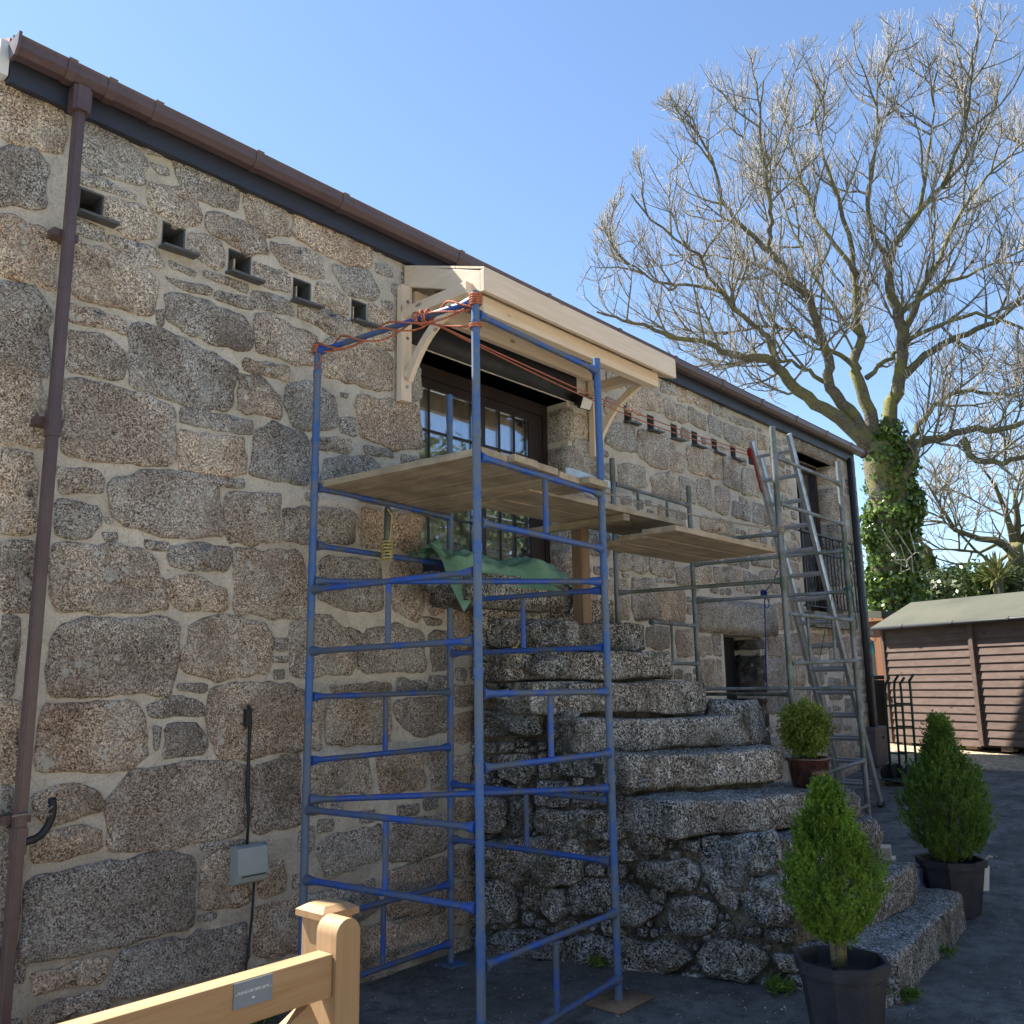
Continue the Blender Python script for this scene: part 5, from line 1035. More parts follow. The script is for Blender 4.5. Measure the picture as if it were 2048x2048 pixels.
def conifer(base, h, prof, n, mat, parent, ln=.05, wd=.006, seed=0, lump=.12):
    """upright flattened sprays gathered in clumps with dark gaps between them"""
    r_ = np.random.default_rng(seed); nc = n // 34; t_ = r_.random(nc) ** .85; th = r_.random(nc) * 2 * np.pi
    R_ = np.interp(t_, [p[0] for p in prof], [p[1] for p in prof]) * (1 + lump * np.sin(th * 3 + t_ * 9 + seed)) * (1 - .5 * r_.random(nc) ** 1.8) * r_.choice([1, 1, 1, 1.16, 1.26], nc)
    C = np.stack([base[0] + R_ * np.cos(th), base[1] + R_ * np.sin(th), base[2] + t_ * h], 1)
    CD = unit(np.stack([np.cos(th) * .55, np.sin(th) * .55, np.full(nc, 1.0)], 1) + r_.normal(0, .28, (nc, 3)))
    k = 34; ii = np.repeat(np.arange(nc), k); u_ = r_.random((nc * k, 1)); cl = ln * 1.9 * r_.uniform(.6, 1.3, (nc, 1))[ii]
    side = unit(np.cross(CD, r_.normal(0, 1, (nc, 3))))[ii]; sgn = r_.choice([-1, 1], (nc * k, 1))
    P = C[ii] + CD[ii] * u_ * cl + side * sgn * (1 - u_) * .010 + r_.normal(0, .0035, (nc * k, 3))
    D = unit(CD[ii] + side * sgn * .75 * (1 - .6 * u_) + r_.normal(0, .12, (nc * k, 3)))
    V, Fc = blades(P, D, ln * .42 * (1.15 - .4 * u_), wd * .55, 2, .22); o_ = npmesh('foliage', V, Fc, mat, parent)
    # brown inner wood
    m_ = 260; tt = r_.random(m_) * .9; ph = r_.random(m_) * 6.283; rr = np.interp(tt, [p[0] for p in prof], [p[1] for p in prof]) * .8; A_ = np.stack([np.full(m_, base[0]), np.full(m_, base[1]), base[2] + tt * h * .9], 1); B_ = A_ + np.stack([rr * np.cos(ph), rr * np.sin(ph), .06 + .05 * r_.random(m_)], 1); s_ = unit(np.cross(B_ - A_, r_.normal(0, 1, (m_, 3)))) * .0022
    V = np.stack([A_ - s_, A_ + s_, B_ + s_ * .4, B_ - s_ * .4], 1).reshape(-1, 3); npmesh('inner_twigs', V, np.arange(m_ * 4).reshape(-1, 4), M['bark2'], parent)['kind'] = 'stuff'
    return o_
def octpot(name, label, c, r, h, fol):
    t_ = thing(name, label, 'potted plant', c)
    m = MB(); n = 8; ang = R(12)
    m.lathe([(r * .70, 0), (r * .92, h * .86), (r * .92, h * .865), (r * 1.0, h * .87), (r * 1.03, h), (r * .93, h), (r * .89, h * .86), (r * .86, h * .80)], c, n, ang); pt_ = m.build('pot', M['pot'], t_, bevel=0)
    m = MB(); m.lathe([(r * .875, h * .82), (.01, h * .85)], c, 16); m.build('soil', M['soil'], t_, smooth=True)
    return t_
c1 = (4.40, 1.85, 0.0); t1 = octpot('potted_conifer', 'bright green conifer in a dark octagonal pot nearest the camera beside the lowest step', c1, .215, .41, None)
pr1 = [(0, .03), (.07, .10), (.15, .17), (.28, .215), (.42, .21), (.58, .165), (.72, .115), (.82, .075), (.92, .04), (1, .008)]
cc1 = (c1[0] - .03, c1[1] + .0, .47); pr1 = [(a, b * .86) for a, b in pr1]; conifer(cc1, .69, pr1, 46000, M['conifer'], t1, .040, .0050, 1)
def stemtree(c, z0, z1, parent, k=5, rad=.022):
    for i in range(k):
        a_ = i * 1.3; m = MB(); m.tube([(c[0] + .012 * math.cos(a_), c[1] + .012 * math.sin(a_), z0), (c[0] + .03 * math.cos(a_), c[1] + .03 * math.sin(a_), (z0 + z1) / 2), (c[0] + .09 * math.cos(a_), c[1] + .09 * math.sin(a_), z1)], [rad, rad * .7, rad * .3], 7); m.build('stem', M['bark'], parent, smooth=True)
stemtree(cc1, .33, .72, t1)
c2 = (7.22, 2.16, gz(7.22)); t2 = octpot('potted_conifer', 'broad rounded conifer in a dark pot behind the right end of the lowest step', c2, .235, .37, None)
pr2 = [(0, .10), (.1, .24), (.25, .31), (.4, .31), (.55, .27), (.66, .20), (.74, .12), (.84, .07), (1, .012)]
cc2 = (c2[0] - .04, c2[1] - .02, c2[2] + .36); pr2 = [(a, b * .76) for a, b in pr2]; conifer(cc2, .95, pr2, 60000, M['conifer2'], t2, .046, .0062, 5, .1); stemtree(cc2, c2[2] + .3, c2[2] + .8, t2)
m = MB(); m.beam((c2[0] + .20, c2[1] - .17, .34), (c2[0] + .235, c2[1] - .14, .16), .005, .07, (1, -1, 0)); m.build('plant_tag', M['white'], t2)
m = MB(); m.tube([(c2[0] + .16, c2[1] - .16, .36), (c2[0] + .22, c2[1] - .2, .41), (c2[0] + .3, c2[1] - .2, .39)], .008, 5); m.build('ribbon', M['cream'], t2)
p3 = ony(1616, 1520, 2.74); zs = STP[3][1].z - .005; c3 = (p3.x, 2.74, zs); print('pot3', c3)
t3 = thing('potted_box_shrub', 'small yellow green box shrub in a brown glazed round pot on a middle step', 'potted plant', c3)
m = MB(); m.lathe([(.10, 0), (.12, .035), (.133, .12), (.138, .185), (.153, .192), (.157, .205), (.151, .213), (.138, .21), (.132, .17), (.01, .16)], c3, 32); m.build('pot', M['glaze'], t3, smooth=True)
m = MB(); m.lathe([(.131, .185), (.01, .195)], c3, 16); m.build('soil', M['soil'], t3, smooth=True)
n = 5200; d = unit(rng.normal(0, 1, (n, 3))); rr = rng.random((n, 1)) ** .4 * (1 + .26 * np.sin(d[:, :1] * 8) * np.cos(d[:, 1:2] * 7 + d[:, 2:] * 6)) * rng.choice([1, 1, 1, 1.13], (n, 1)); P = np.array([c3[0], c3[1], c3[2] + .40]) + d * rr * np.array([.158, .158, .175]); V, Fc = blades(P, unit(d + np.array([0, 0, .6])), .022, .006, 3, .7); npmesh('foliage', V, Fc, M['boxleaf'], t3)
stemtree((c3[0], c3[1]), c3[2] + .18, c3[2] + .42, t3, 5, .008)

# fallen leaves and grit on the yard
n = 1500; gx = np.concatenate([rng.uniform(2.4, 5.2, n), rng.uniform(5, 10.5, 700)]); gy = np.concatenate([rng.uniform(1.0, 4.35, n), rng.uniform(.2, 2.6, 700)]); n = len(gx)
P = np.stack([gx, gy, np.array([gz(x) for x in gx]) + .006], 1); a_ = rng.uniform(0, 6.28, n); L = (rng.uniform(.002, .0055, n) * rng.choice([1, 1, 1.6], n))[:, None]; u_ = np.stack([np.cos(a_), np.sin(a_), np.zeros(n)], 1); v_ = np.stack([-np.sin(a_), np.cos(a_), np.zeros(n)], 1); up3 = np.array([0, 0, 1.])
V = np.stack([P - u_ * L, P - v_ * L * .7, P + u_ * L, P + v_ * L * .7, P + up3 * L * .8], 1).reshape(-1, 3); b4 = np.arange(n)[:, None] * 5; Fc = np.concatenate([b4 + np.array([[0, 1, 4]]), b4 + np.array([[1, 2, 4]]), b4 + np.array([[2, 3, 4]]), b4 + np.array([[3, 0, 4]])])
tag(npmesh('yard_grit', V, Fc, M['gravel']), 'scattered pale grit and crumbs on the yard surface', 'grit', kind='stuff')
# bits by the steps: timber blocks, bag
for k, (dx, dy, dz, s) in enumerate(((0, 0, 0, 1), (.03, .02, .085, .9), (-.01, -.03, .17, .85), (.0, .0, .25, .8))):
    m = MB(); b_ = ony(1762, 1660, 2.72); zb_ = gz(b_.x) + dz; m.obox((b_.x + dx, 2.72 + dy, zb_ + .041), Vector((.10, .03, 0)) * s, Vector((-.02, .07, 0)) * s, (0, 0, .041)); tag(m.build('timber_block', M['pine'], None, bevel=.004), ['lowest pale timber block in the stack at the foot of the grey tower', 'second timber block from the bottom of the stack at the foot of the grey tower', 'third timber block from the bottom of the stack at the foot of the grey tower', 'topmost pale timber block of the stack at the foot of the grey tower'][k], 'timber block', 'timber blocks stacked by the grey tower')
bb = MB(); b_ = ony(1805, 1690, 2.45)
for j in range(9):
    for i in range(18): a_ = i / 18 * 2 * math.pi; q = 1 + .14 * math.sin(5 * a_ + j) + .08 * math.cos(9 * a_ - j * 2); bb.v.append((b_.x + .13 * q * math.cos(a_) * (1 - .02 * j), 2.45 + .12 * q * math.sin(a_), gz(b_.x) + .04 * j))
for j in range(8):
    for i in range(18): bb.f.append((j * 18 + i, j * 18 + (i + 1) % 18, (j + 1) * 18 + (i + 1) % 18, (j + 1) * 18 + i))
M['sack'] = paint('pale_blue_sack', (0.16, 0.19, 0.30), 0.6, sc=20); tag(bb.build('woven_sack', M['sack'], None, smooth=True), 'open pale blue woven sack between the steps and the second potted conifer', 'sack')

# ================================================================ FAR END OF THE YARD
SL = onz(1790, 1487, .76); sdir = Vector((-.345, -.939, 0)).normalized(); sn = Vector((-sdir.y, sdir.x, 0)); 
if sn.x < 0: sn = -sn            # away from the camera
def sp(px, py, off=0.0):
    d = ray(px, py); q = SL + sn * off; s_ = (q - Vector((0, 0, H))).dot(sn) / d.dot(sn); return Vector((0, 0, H)) + d * s_
shed = thing('garden_shed', 'long brown lapboard garden shed with pale green felt roof beyond the yard', 'shed', SL.to_tuple())
ub = (sp(1946, 1300) - SL).dot(sdir); ze = sp(1775, 1252).z; print('shed eave', ze, 'batten', ub, SL)
LEN = 4.6; nb_ = 15; bh = (ze - .05 - .80) / nb_
for a, b in ((0.0, ub - .02), (ub + .045, LEN)):
    for k in range(nb_):
        z = .80 + k * bh + (0.02 if a > 0 else 0); p = SL + sdir * a; q = SL + sdir * b; jj = random.uniform(-.003, .003)
        m = MB(); o1 = -sn * .028; o2 = -sn * .010; m.poly_prism([p + o1 + Vector((0, 0, z - p.z - .012 + jj)), p + o2 + Vector((0, 0, z - p.z + bh + .004)), p + Vector((0, 0, z - p.z + bh + .004)), p + Vector((0, 0, z - p.z - .012))], q - p); m.build('lap_board', M['shedwood'], shed)
m = MB(); p = SL + sdir * (ub + .012) - sn * .04; m.obox((p.x, p.y, (ze + .80) / 2), sdir * .03, sn * .02, (0, 0, (ze - .80) / 2)); m.build('cover_strip', M['shedwood'], shed)
m = MB(); p = SL - sdir * .025 - sn * .015; m.obox((p.x, p.y, (ze + .78) / 2), sdir * .02, sn * .03, (0, 0, (ze - .78) / 2)); m.build('corner_strip', M['shedwood'], shed)
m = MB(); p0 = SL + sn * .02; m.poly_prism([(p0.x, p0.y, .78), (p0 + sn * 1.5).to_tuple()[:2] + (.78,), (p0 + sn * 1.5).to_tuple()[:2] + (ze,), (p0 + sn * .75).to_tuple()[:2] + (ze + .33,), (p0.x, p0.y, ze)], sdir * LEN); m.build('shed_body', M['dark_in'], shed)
RB = .80; zr_ = sp(1812, 1206, RB).z; print('ridge', zr_)
e0 = SL - sdir * .12 - sn * .13; e1 = SL - sdir * .12 + sn * RB; e2 = SL - sdir * .12 + sn * (2 * RB + .1)
for (a, za, b, zb2) in ((e0, ze - .01, e1, zr_), (e2, ze - .01, e1 + sn * .001, zr_)):
    m = MB(); m.poly_prism([(a.x, a.y, za), (b.x, b.y, zb2), (b.x, b.y, zb2 - .03), (a.x, a.y, za - .03)], sdir * (LEN + .2)); m.build('felt_roof', M['felt'], shed)
m = MB(); m.tube([(e0.x, e0.y, ze - .035), tuple(e0 + sdir * 4.7)[:2] + (ze - .035,)], .028, 10); m.build('gutter_pipe', M['black'], shed, smooth=True)
for k in range(6): p = e0 + sdir * (.5 + k * .8); m = MB(); m.tube([(p.x, p.y, ze - .035), tuple(p + sdir * .04)[:2] + (ze - .035,)], .035, 10); m.build('pipe_clip', M['black'], shed)
m = MB(); 
for k in range(9): p = SL + sdir * (.2 + k * .5) + sn * .05; m.obox((p.x, p.y, .775), sdir * .08, sn * .05, (0, 0, .03))
tag(m.build('foot_blocks', M['prop'], shed), kind='stuff')
# open fronted summerhouse
OFF = 1.3
sh = thing('summerhouse', 'orange stained open fronted timber summerhouse partly hidden behind the house corner', 'summerhouse', sp(1760, 1440, OFF).to_tuple())
def panel(px0, px1, py0, py1, off, dep, name, mat, parent=sh):
    a = sp(px0, py0, off); b = sp(px1, py1, off); a2 = sp(px0, py1, off); b2 = sp(px1, py0, off); m = MB(); m.poly_prism([a, b2, Vector((b2.x, b2.y, b.z)), Vector((a.x, a.y, b.z))], sn * dep); return m.build(name, M[mat], parent)
for k in range(7): panel(1760 + k * 6.5, 1766 + k * 6.5, 1240, 1480, OFF, .03, 'wall_board', 'cedar')
panel(1746, 1759, 1256, 1480, OFF - .1, .08, 'post', 'cedar'); panel(1690, 1800, 1234, 1254, OFF - .1, .05, 'header', 'cedar')
a = sp(1716, 1262, OFF - .08); b = sp(1752, 1280, OFF - .08); m = MB(); m.beam(a, b, .05, .05); m.build('brace', M['cedar'], sh)
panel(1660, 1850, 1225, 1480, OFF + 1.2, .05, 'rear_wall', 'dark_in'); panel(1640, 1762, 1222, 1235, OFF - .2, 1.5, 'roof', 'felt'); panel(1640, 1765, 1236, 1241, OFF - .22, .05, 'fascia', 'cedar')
tl_ = MB()
for k in range(8): a_ = sp(1712 + k * 5, 1285 + 4 * math.sin(k * 2.0), OFF + .3); tl_.tube([a_, a_ - Vector((0, 0, .16))], .035, 8)
M['teal'] = paint('teal_cloth', (0.04, 0.30, 0.36), 0.6, sc=20); tag(tl_.build('teal_bunting', M['teal'], sh, smooth=True), kind='stuff')
# wheelie bin
OB = .25
wb = thing('wheelie_bin', 'black wheelie bin standing between the house corner and the shed', 'bin', sp(1745, 1480, OB).to_tuple())
cb = sp(1748, 1470, OB - .1); cb.z = .74; m = MB(); t0, t1_ = sp(1730, 1358, OB).z, 0
m.add([cb + sdir * i * .20 + sn * j * .24 for j in (-1, 1) for i in (-1, 1)] + [cb + sdir * i * .27 + sn * j * .31 + Vector((0, 0, .92)) for j in (-1, 1) for i in (-1, 1)], [(0, 1, 3, 2), (4, 6, 7, 5), (0, 4, 5, 1), (2, 3, 7, 6), (0, 2, 6, 4), (1, 5, 7, 3)]); m.build('bin_body', M['black'], wb, bevel=.02)
m = MB(); m.obox(cb + Vector((0, 0, .96)), sdir * .30, sn * .34, (0, 0, .03)); m.build('lid', M['black'], wb, bevel=.02)
# storage box
qa, qb, qc = onz(1757, 1552, .50), onz(1806, 1527, .55), onz(1668, 1532, .50); print('box', qa, qb, qc)
e1_ = (Vector((qb.x, qb.y, 0)) - Vector((qa.x, qa.y, 0))); e1_ = e1_.normalized() * .62; e2_ = Vector((-e1_.y, e1_.x, 0)).normalized() * 1.25
if e2_.y < 0: e2_ = -e2_
zb0 = gz(qa.x + .3); q0 = Vector((qa.x, qa.y, 0)); bh2 = hgt(1456, qa.x, qa.y) - zb0
sb = thing('storage_box', 'grey plastic garden storage box at the house corner', 'box', (qa.x + .3, qa.y + .3, zb0))
ctr = q0 + (e1_ + e2_) / 2
m = MB(); m.obox((ctr.x, ctr.y, zb0 + bh2 / 2 - .03), e1_ / 2, e2_ / 2, (0, 0, bh2 / 2 - .03)); m.build('box_body', M['box'], sb, bevel=.012)
m = MB(); m.obox((ctr.x, ctr.y, zb0 + bh2 - .03), e1_ * .515, e2_ * .51, (0, 0, .03)); m.build('lid', M['box'], sb, bevel=.012)
m = MB(); pc = q0 + e1_ * .6 - e2_ * .012; m.obox((pc.x, pc.y, zb0 + bh2 - .13), e1_ * .05, e2_ * .006, (0, 0, .015)); m.build('latch', M['black'], sb)
# sack trucks
for k, (px, lab) in enumerate(((1797, 'left green sack truck leaning at the end of the shed beside the storage box'), (1816, 'right green sack truck leaning at the end of the shed beside the other one'))):
    b_ = onz(px, 1538, .68); b_.z = gz(b_.x) + .05; tr = thing('sack_truck', lab, 'sack truck', b_.to_tuple(), 'two sack trucks by the shed')
    zt2 = hgt(1356 - 6 * k, b_.x, b_.y); hh = zt2 - b_.z
    for sg in (-1, 1):
        o_ = sdir * sg * .11; m = MB(); m.tube([b_ + o_, b_ + o_ + sn * .03 + Vector((0, 0, hh * .86)), b_ + o_ * .9 - sn * .0 + sdir * .03 + Vector((0, 0, hh * .94)), b_ + o_ * .9 - sn * .05 + sdir * .13 + Vector((0, 0, hh))], .014, 8); m.build('upright', M['green_metal'], tr, smooth=True)
        m = MB(); wc = b_ + sdir * sg * .15 + Vector((0, 0, .06)); m.tube([wc - sdir * .02, wc + sdir * .02], .10, 16); m.build('wheel', M['black'], tr)
    for z in (.25, .5, .72): m = MB(); m.tube([b_ - sdir * .11 + sn * .02 + Vector((0, 0, hh * z)), b_ + sdir * .11 + sn * .02 + Vector((0, 0, hh * z))], .010, 6); m.build('cross_bar', M['green_metal'], tr)
    m = MB(); m.obox(b_ - sn * .1, sdir * .13, sn * .11, (0, 0, .004)); m.build('toe_plate', M['green_metal'], tr)

# ================================================================ TREES AND HEDGES
def leaves(n, cs, rs, size, mat, parent, name='foliage', asp=.6, hollow=.5, seed=3, bump_=.2):
    r_ = np.random.default_rng(seed); cs = np.array(cs, float); rs = np.array(rs, float); vol = rs.prod(1) ** (2 / 3); idx = r_.choice(len(cs), n, p=vol / vol.sum())
    d = unit(r_.normal(0, 1, (n, 3))); rr = (hollow + (1 - hollow) * r_.random((n, 1))) * (1 + bump_ * np.sin(d[:, :1] * 7 + idx[:, None]) * np.cos(d[:, 2:] * 6 + idx[:, None] * 2)); P = cs[idx] + d * rr * rs[idx]
    nrm = unit(d + r_.normal(0, .7, (n, 3))); u_ = unit(np.cross(nrm, r_.normal(0, 1, (n, 3)))); v_ = np.cross(nrm, u_); L = size * r_.uniform(.6, 1.3, (n, 1))
    V = np.stack([P - u_ * L * .5, P + v_ * L * asp * .5, P + u_ * L * .5, P - v_ * L * asp * .5], 1).reshape(-1, 3); return npmesh(name, V, np.arange(n * 4).reshape(-1, 4), mat, parent)
class Branches:
    def __init__(s): s.tw = [];
    def tubes(s, segs, k=3):
        """segs: list of (pts array, r0, r1) with the same number of points"""
        out = []
        groups = {}
        for P, a, b in segs: groups.setdefault(len(P), []).append((P, a, b))
        for n, g in groups.items():
            P = np.array([x[0] for x in g]); ra = np.array([x[1] for x in g])[:, None]; rb = np.array([x[2] for x in g])[:, None]; t_ = np.linspace(0, 1, n)[None]; R_ = ra * (1 - t_) + rb * t_
            T = np.gradient(P, axis=1); T = unit(T); ref = np.where(np.abs(T[:, :1, 2:3]) > .8, np.array([1., 0, 0]), np.array([0, 0, 1.])); A = unit(np.cross(T, ref)); B = np.cross(T, A)
            th = np.arange(k) * 2 * np.pi / k; V = P[:, :, None] + (A[:, :, None] * np.cos(th)[None, None, :, None] + B[:, :, None] * np.sin(th)[None, None, :, None]) * R_[:, :, None, None]
            m_ = len(g); V = V.reshape(-1, 3); i = np.arange(m_)[:, None, None] * n * k; j = np.arange(n - 1)[None, :, None] * k; q = np.arange(k)[None, None]; q2 = (q + 1) % k
            Fc = np.stack([i + j + q, i + j + q2, i + j + k + q2, i + j + k + q], -1).reshape(-1, 4); out.append((V, Fc))
        return out
def grow_curve(p, d, L, n, upb, jit, r_):
    pts = [p]; d = d / np.linalg.norm(d)
    for i in range(n - 1):
        d = d + np.array([0, 0, upb / n]) + r_.normal(0, jit, 3); d /= np.linalg.norm(d); pts.append(pts[-1] + d * L / (n - 1))
    return np.array(pts), d
def bare_tree(parent, limbs, env, seed, dens=1.0, L1=2.3, L2=1.05, L3=.42, rtw=.0050, up=1.0):
    """limbs: list of (points array, r0, r1). children curve upward. env(P)->bool limits the outline"""
    r_ = np.random.default_rng(seed); s1 = []; s2 = []; s3 = []
    def kids(P, T, r0, cnt, Lm, n, upb, jit, out, ra, lo=.15, ang=.9):
        for _ in range(cnt):
            t_ = lo + (1 - lo) * r_.random(); f = t_ * (len(P) - 1); i = min(int(f), len(P) - 2); p = P[i] + (P[i + 1] - P[i]) * (f - i); tg = unit(P[i + 1] - P[i]); o = unit(np.cross(tg, r_.normal(0, 1, 3)))
            d = unit(tg * r_.uniform(.4, 1.0) + o * ang * r_.uniform(.6, 1.2)); L = Lm * r_.uniform(.5, 1.15) * (1.1 - .35 * t_)
            for att in range(3):
                C, de = grow_curve(p, d, L, n, upb, jit, r_)
                if env(C[-1]): break
                L *= .6
            else: continue
            out.append((C, ra * (1 - .45 * t_) + rtw, rtw))
    for P, a, b in limbs:
        ln = np.sum(np.linalg.norm(np.diff(P, axis=0), axis=1)); kids(P, None, a, int(ln * 1.5 * dens) + 2, L1, 7, 1.1 * up, .15, s1, .030, .22)
    for P, a, b in list(s1): kids(P, None, a, int(5.0 * dens), L2, 5, 1.3 * up, .18, s2, .011, .12)
    for P, a, b in list(s1) : kids(P, None, a, int(4 * dens), L3, 4, 1.0 * up, .2, s3, .002, .1)
    for P, a, b in list(s2): kids(P, None, a, int(5.2 * dens), L3 * 1.35, 4, 1.6 * up, .18, s3, .0015, .1, .9)
    B = Branches(); base = 0; V = []; Fc = []
    for (v, f) in B.tubes(s1, 5) + B.tubes(s2, 4): V.append(v); Fc.append(f + base); base += len(v)
    if V: o1 = npmesh('branches', np.concatenate(V), np.concatenate(Fc), M['bark2'], parent, True); tag(o1, kind='stuff')
    base = 0; V = []; Fc = []
    for (v, f) in B.tubes(s3, 3): V.append(v); Fc.append(f + base); base += len(v)
    if V: o1 = npmesh('twigs', np.concatenate(V), np.concatenate(Fc), M['twig'], parent, True); tag(o1, kind='stuff')
    print('tree', len(s1), len(s2), len(s3))
DT = 19.0
def tp_(zx, zy, dd=0.0):        # crown survey sheet -> point about 19 m away
    return np.array(ond(1100 + zx * .4907, zy * .4907, DT + dd))
tree = thing('bare_tree', 'tall bare spreading tree with an ivy covered trunk behind the sheds', 'tree', tuple(tp_(1390, 2480)))
LSC = .76
limb_px = [
 ([(1310, 1830), (1180, 1700), (1080, 1650), (980, 1570), (930, 1500), (890, 1460), (800, 1455), (720, 1440), (650, 1400), (540, 1380), (430, 1340), (300, 1310), (190, 1270)], .21, .02, 0, -1.5),
 ([(1330, 1830), (1240, 1700), (1170, 1620), (1130, 1560), (1140, 1460), (1110, 1380), (1070, 1280), (1050, 1200), (960, 1100), (900, 1030), (890, 1000), (900, 900), (890, 800), (870, 650), (850, 480), (870, 330)], .19, .015, 0, -1.0),
 ([(895, 1020), (830, 970), (740, 880), (700, 820), (680, 680), (610, 560), (560, 450)], .08, .015, -.6, -1.5),
 ([(1345, 1840), (1300, 1680), (1250, 1540), (1240, 1480), (1270, 1370), (1240, 1300), (1250, 1150), (1220, 950), (1150, 740), (1100, 600), (1080, 420)], .21, .015, 0, .8),
 ([(1360, 1840), (1400, 1640), (1430, 1520), (1440, 1400), (1410, 1250), (1380, 1130), (1380, 1050), (1430, 970), (1510, 850), (1600, 760), (1700, 650), (1800, 480), (1840, 330)], .22, .015, 0, .5),
 ([(1440, 1530), (1500, 1470), (1580, 1410), (1700, 1360), (1820, 1310), (1932, 1210), (2060, 1150), (2200, 1000)], .13, .02, 0, -1.5),
 ([(1370, 1900), (1440, 1820), (1540, 1800), (1620, 1780), (1700, 1745), (1820, 1760), (1932, 1720), (2080, 1650)], .16, .04, 0, -2.0),
 ([(1680, 1790), (1730, 1880), (1850, 1890), (1950, 1850), (2080, 1860)], .10, .04, -1, -2.0),
 ([(1460, 1830), (1500, 1740), (1560, 1650), (1640, 1600), (1760, 1590), (1880, 1620), (1980, 1600)], .09, .03, 0, 1.0),
 ([(1420, 2060), (1430, 1960), (1480, 1860), (1500, 1800)], .14, .09, -.3, -.3),
 ([(920, 1450), (880, 1370), (830, 1340), (760, 1260), (700, 1190), (640, 1130), (620, 1060), (560, 1000), (400, 900), (330, 790)], .09, .015, -.3, -1.8),
 ([(1240, 1490), (1150, 1430), (1050, 1380), (970, 1330), (850, 1330), (700, 1370), (600, 1330)], .08, .015, .2, 1.2),
 ([(1130, 1560), (1060, 1510), (980, 1480), (880, 1470), (700, 1480), (560, 1490)], .07, .02, 0, 1.0),
 ([(1290, 1540), (1370, 1470), (1420, 1430)], .07, .04, 0, .3),
 ([(1440, 1400), (1500, 1200), (1580, 1050), (1650, 900), (1750, 760), (1850, 650), (1950, 600)], .11, .015, .2, 1.6),
 ([(1380, 1060), (1300, 920), (1290, 780), (1330, 600), (1330, 400), (1340, 250)], .09, .012, .2, 1.0),
 ([(1250, 1120), (1160, 1000), (1080, 880), (1020, 740), (960, 560), (960, 400)], .08, .012, 0, 2.0),
 ([(1510, 850), (1530, 700), (1560, 500), (1570, 350)], .06, .012, .3, 1.0),
 ([(1600, 760), (1680, 560), (1720, 350), (1720, 200)], .06, .012, .3, -1.0),
 ([(1060, 1220), (960, 1150), (860, 1080), (760, 1050), (640, 1040), (480, 1040)], .06, .012, 0, 1.5),
 ([(700, 1190), (560, 1160), (420, 1150), (300, 1060), (240, 980)], .05, .012, -.9, -1.5),
 ([(1415, 1290), (1560, 1180), (1700, 1130), (1850, 1050), (2000, 980)], .08, .015, 0, 1.2),
 ([(1270, 1370), (1180, 1290), (1080, 1130), (990, 950), (940, 780), (760, 520)], .07, .012, .2, 2.6),
 ([(1440, 1400), (1560, 1330), (1750, 1270), (1900, 1330), (2060, 1400)], .07, .02, 0, -2.4),
]
limbs = []
for pts, a, b, d0, d1 in limb_px:
    n_ = len(pts); P = np.array([tp_(x, y, d0 + (d1 - d0) * (i / (n_ - 1)) ** 1.3) for i, (x, y) in enumerate(pts)])
    # smooth and roughen
    q = [];
    for i in range(n_ - 1):
        for k in range(3): q.append(P[i] + (P[i + 1] - P[i]) * k / 3)
    q.append(P[-1]); q = np.array(q); q[1:-1] = (q[:-2] + 2 * q[1:-1] + q[2:]) / 4; q[1:-1] += rng.normal(0, .022, q[1:-1].shape); limbs.append((q, a, b))
    m = MB(); a *= LSC; rs_ = [a + (b - a) * (i / (len(q) - 1)) ** .8 for i in range(len(q))]; rs_[0] *= 1.15; m.tube([Vector(x) for x in q], rs_, 10); m.build('limb', M['bark'], tree, smooth=True)
envp = [(40, 1240), (70, 1120), (150, 950), (300, 700), (400, 420), (560, 280), (650, 205), (960, 160), (1200, 110), (1290, 50), (1500, 20), (1700, -20), (1900, 10), (2050, 60), (2500, 300), (2500, 2100), (1900, 2080), (1620, 1990), (1560, 1840), (1330, 1850), (1180, 1810), (1000, 1720), (700, 1620), (480, 1560), (200, 1400)]
ENV = np.array([(1100 + x * .4907, y * .4907) for x, y in envp])
Cn = np.array(CAM.transposed())
def env(p):
    v = Cn @ (np.array(p) - np.array([0, 0, H])); 
    if v[2] > -1: return False
    x = 1024 + F * v[0] / -v[2]; y = 1024 - F * v[1] / -v[2]
    return bool(in_poly(np.array([[x, y]]), ENV)[0])
bare_tree(tree, limbs, env, 11, 1.25)
# trunk with ivy
tk = [tp_(x, y) for x, y in ((1390, 2480), (1385, 2250), (1375, 2050), (1350, 1900), (1340, 1800))]
m = MB(); m.tube([Vector(x) for x in tk], [.42, .38, .34, .36, .30], 18); m.build('trunk', M['bark'], tree, smooth=True)
cs = []; rs = []
for (px, py, r_) in ((1775, 875, .36), (1772, 905, .48), (1800, 930, .40), (1790, 1215, .62), (1792, 1170, .62), (1790, 1120, .60), (1780, 1070, .58), (1785, 1020, .60), (1780, 975, .50), (1775, 935, .42), (1768, 900, .32), (1820, 1020, .30), (1760, 1170, .4), (1745, 1060, .3), (1830, 1000, .22)):
    p = ond(px, py, DT); cs.append(tuple(p)); rs.append((r_, r_, .48))
leaves(18000, cs, rs, .115, M['ivy'], tree, 'ivy', .8, .55, 21, .25)
# dangling dead stems on the ivy
m = MB()
for k in range(7):
    p = ond(1765 + k * 9, 1060 + (k % 3) * 30, DT - .8); q = ond(1790 + (k % 4) * 12, 1120 + (k % 2) * 25, DT - .75); m.tube([p, p.lerp(q, .5) + Vector((.1, -.1, -.15 + .1 * (k % 2))), q], .012, 4)
tag(m.build('dead_stems', M['twig'], tree), kind='stuff')
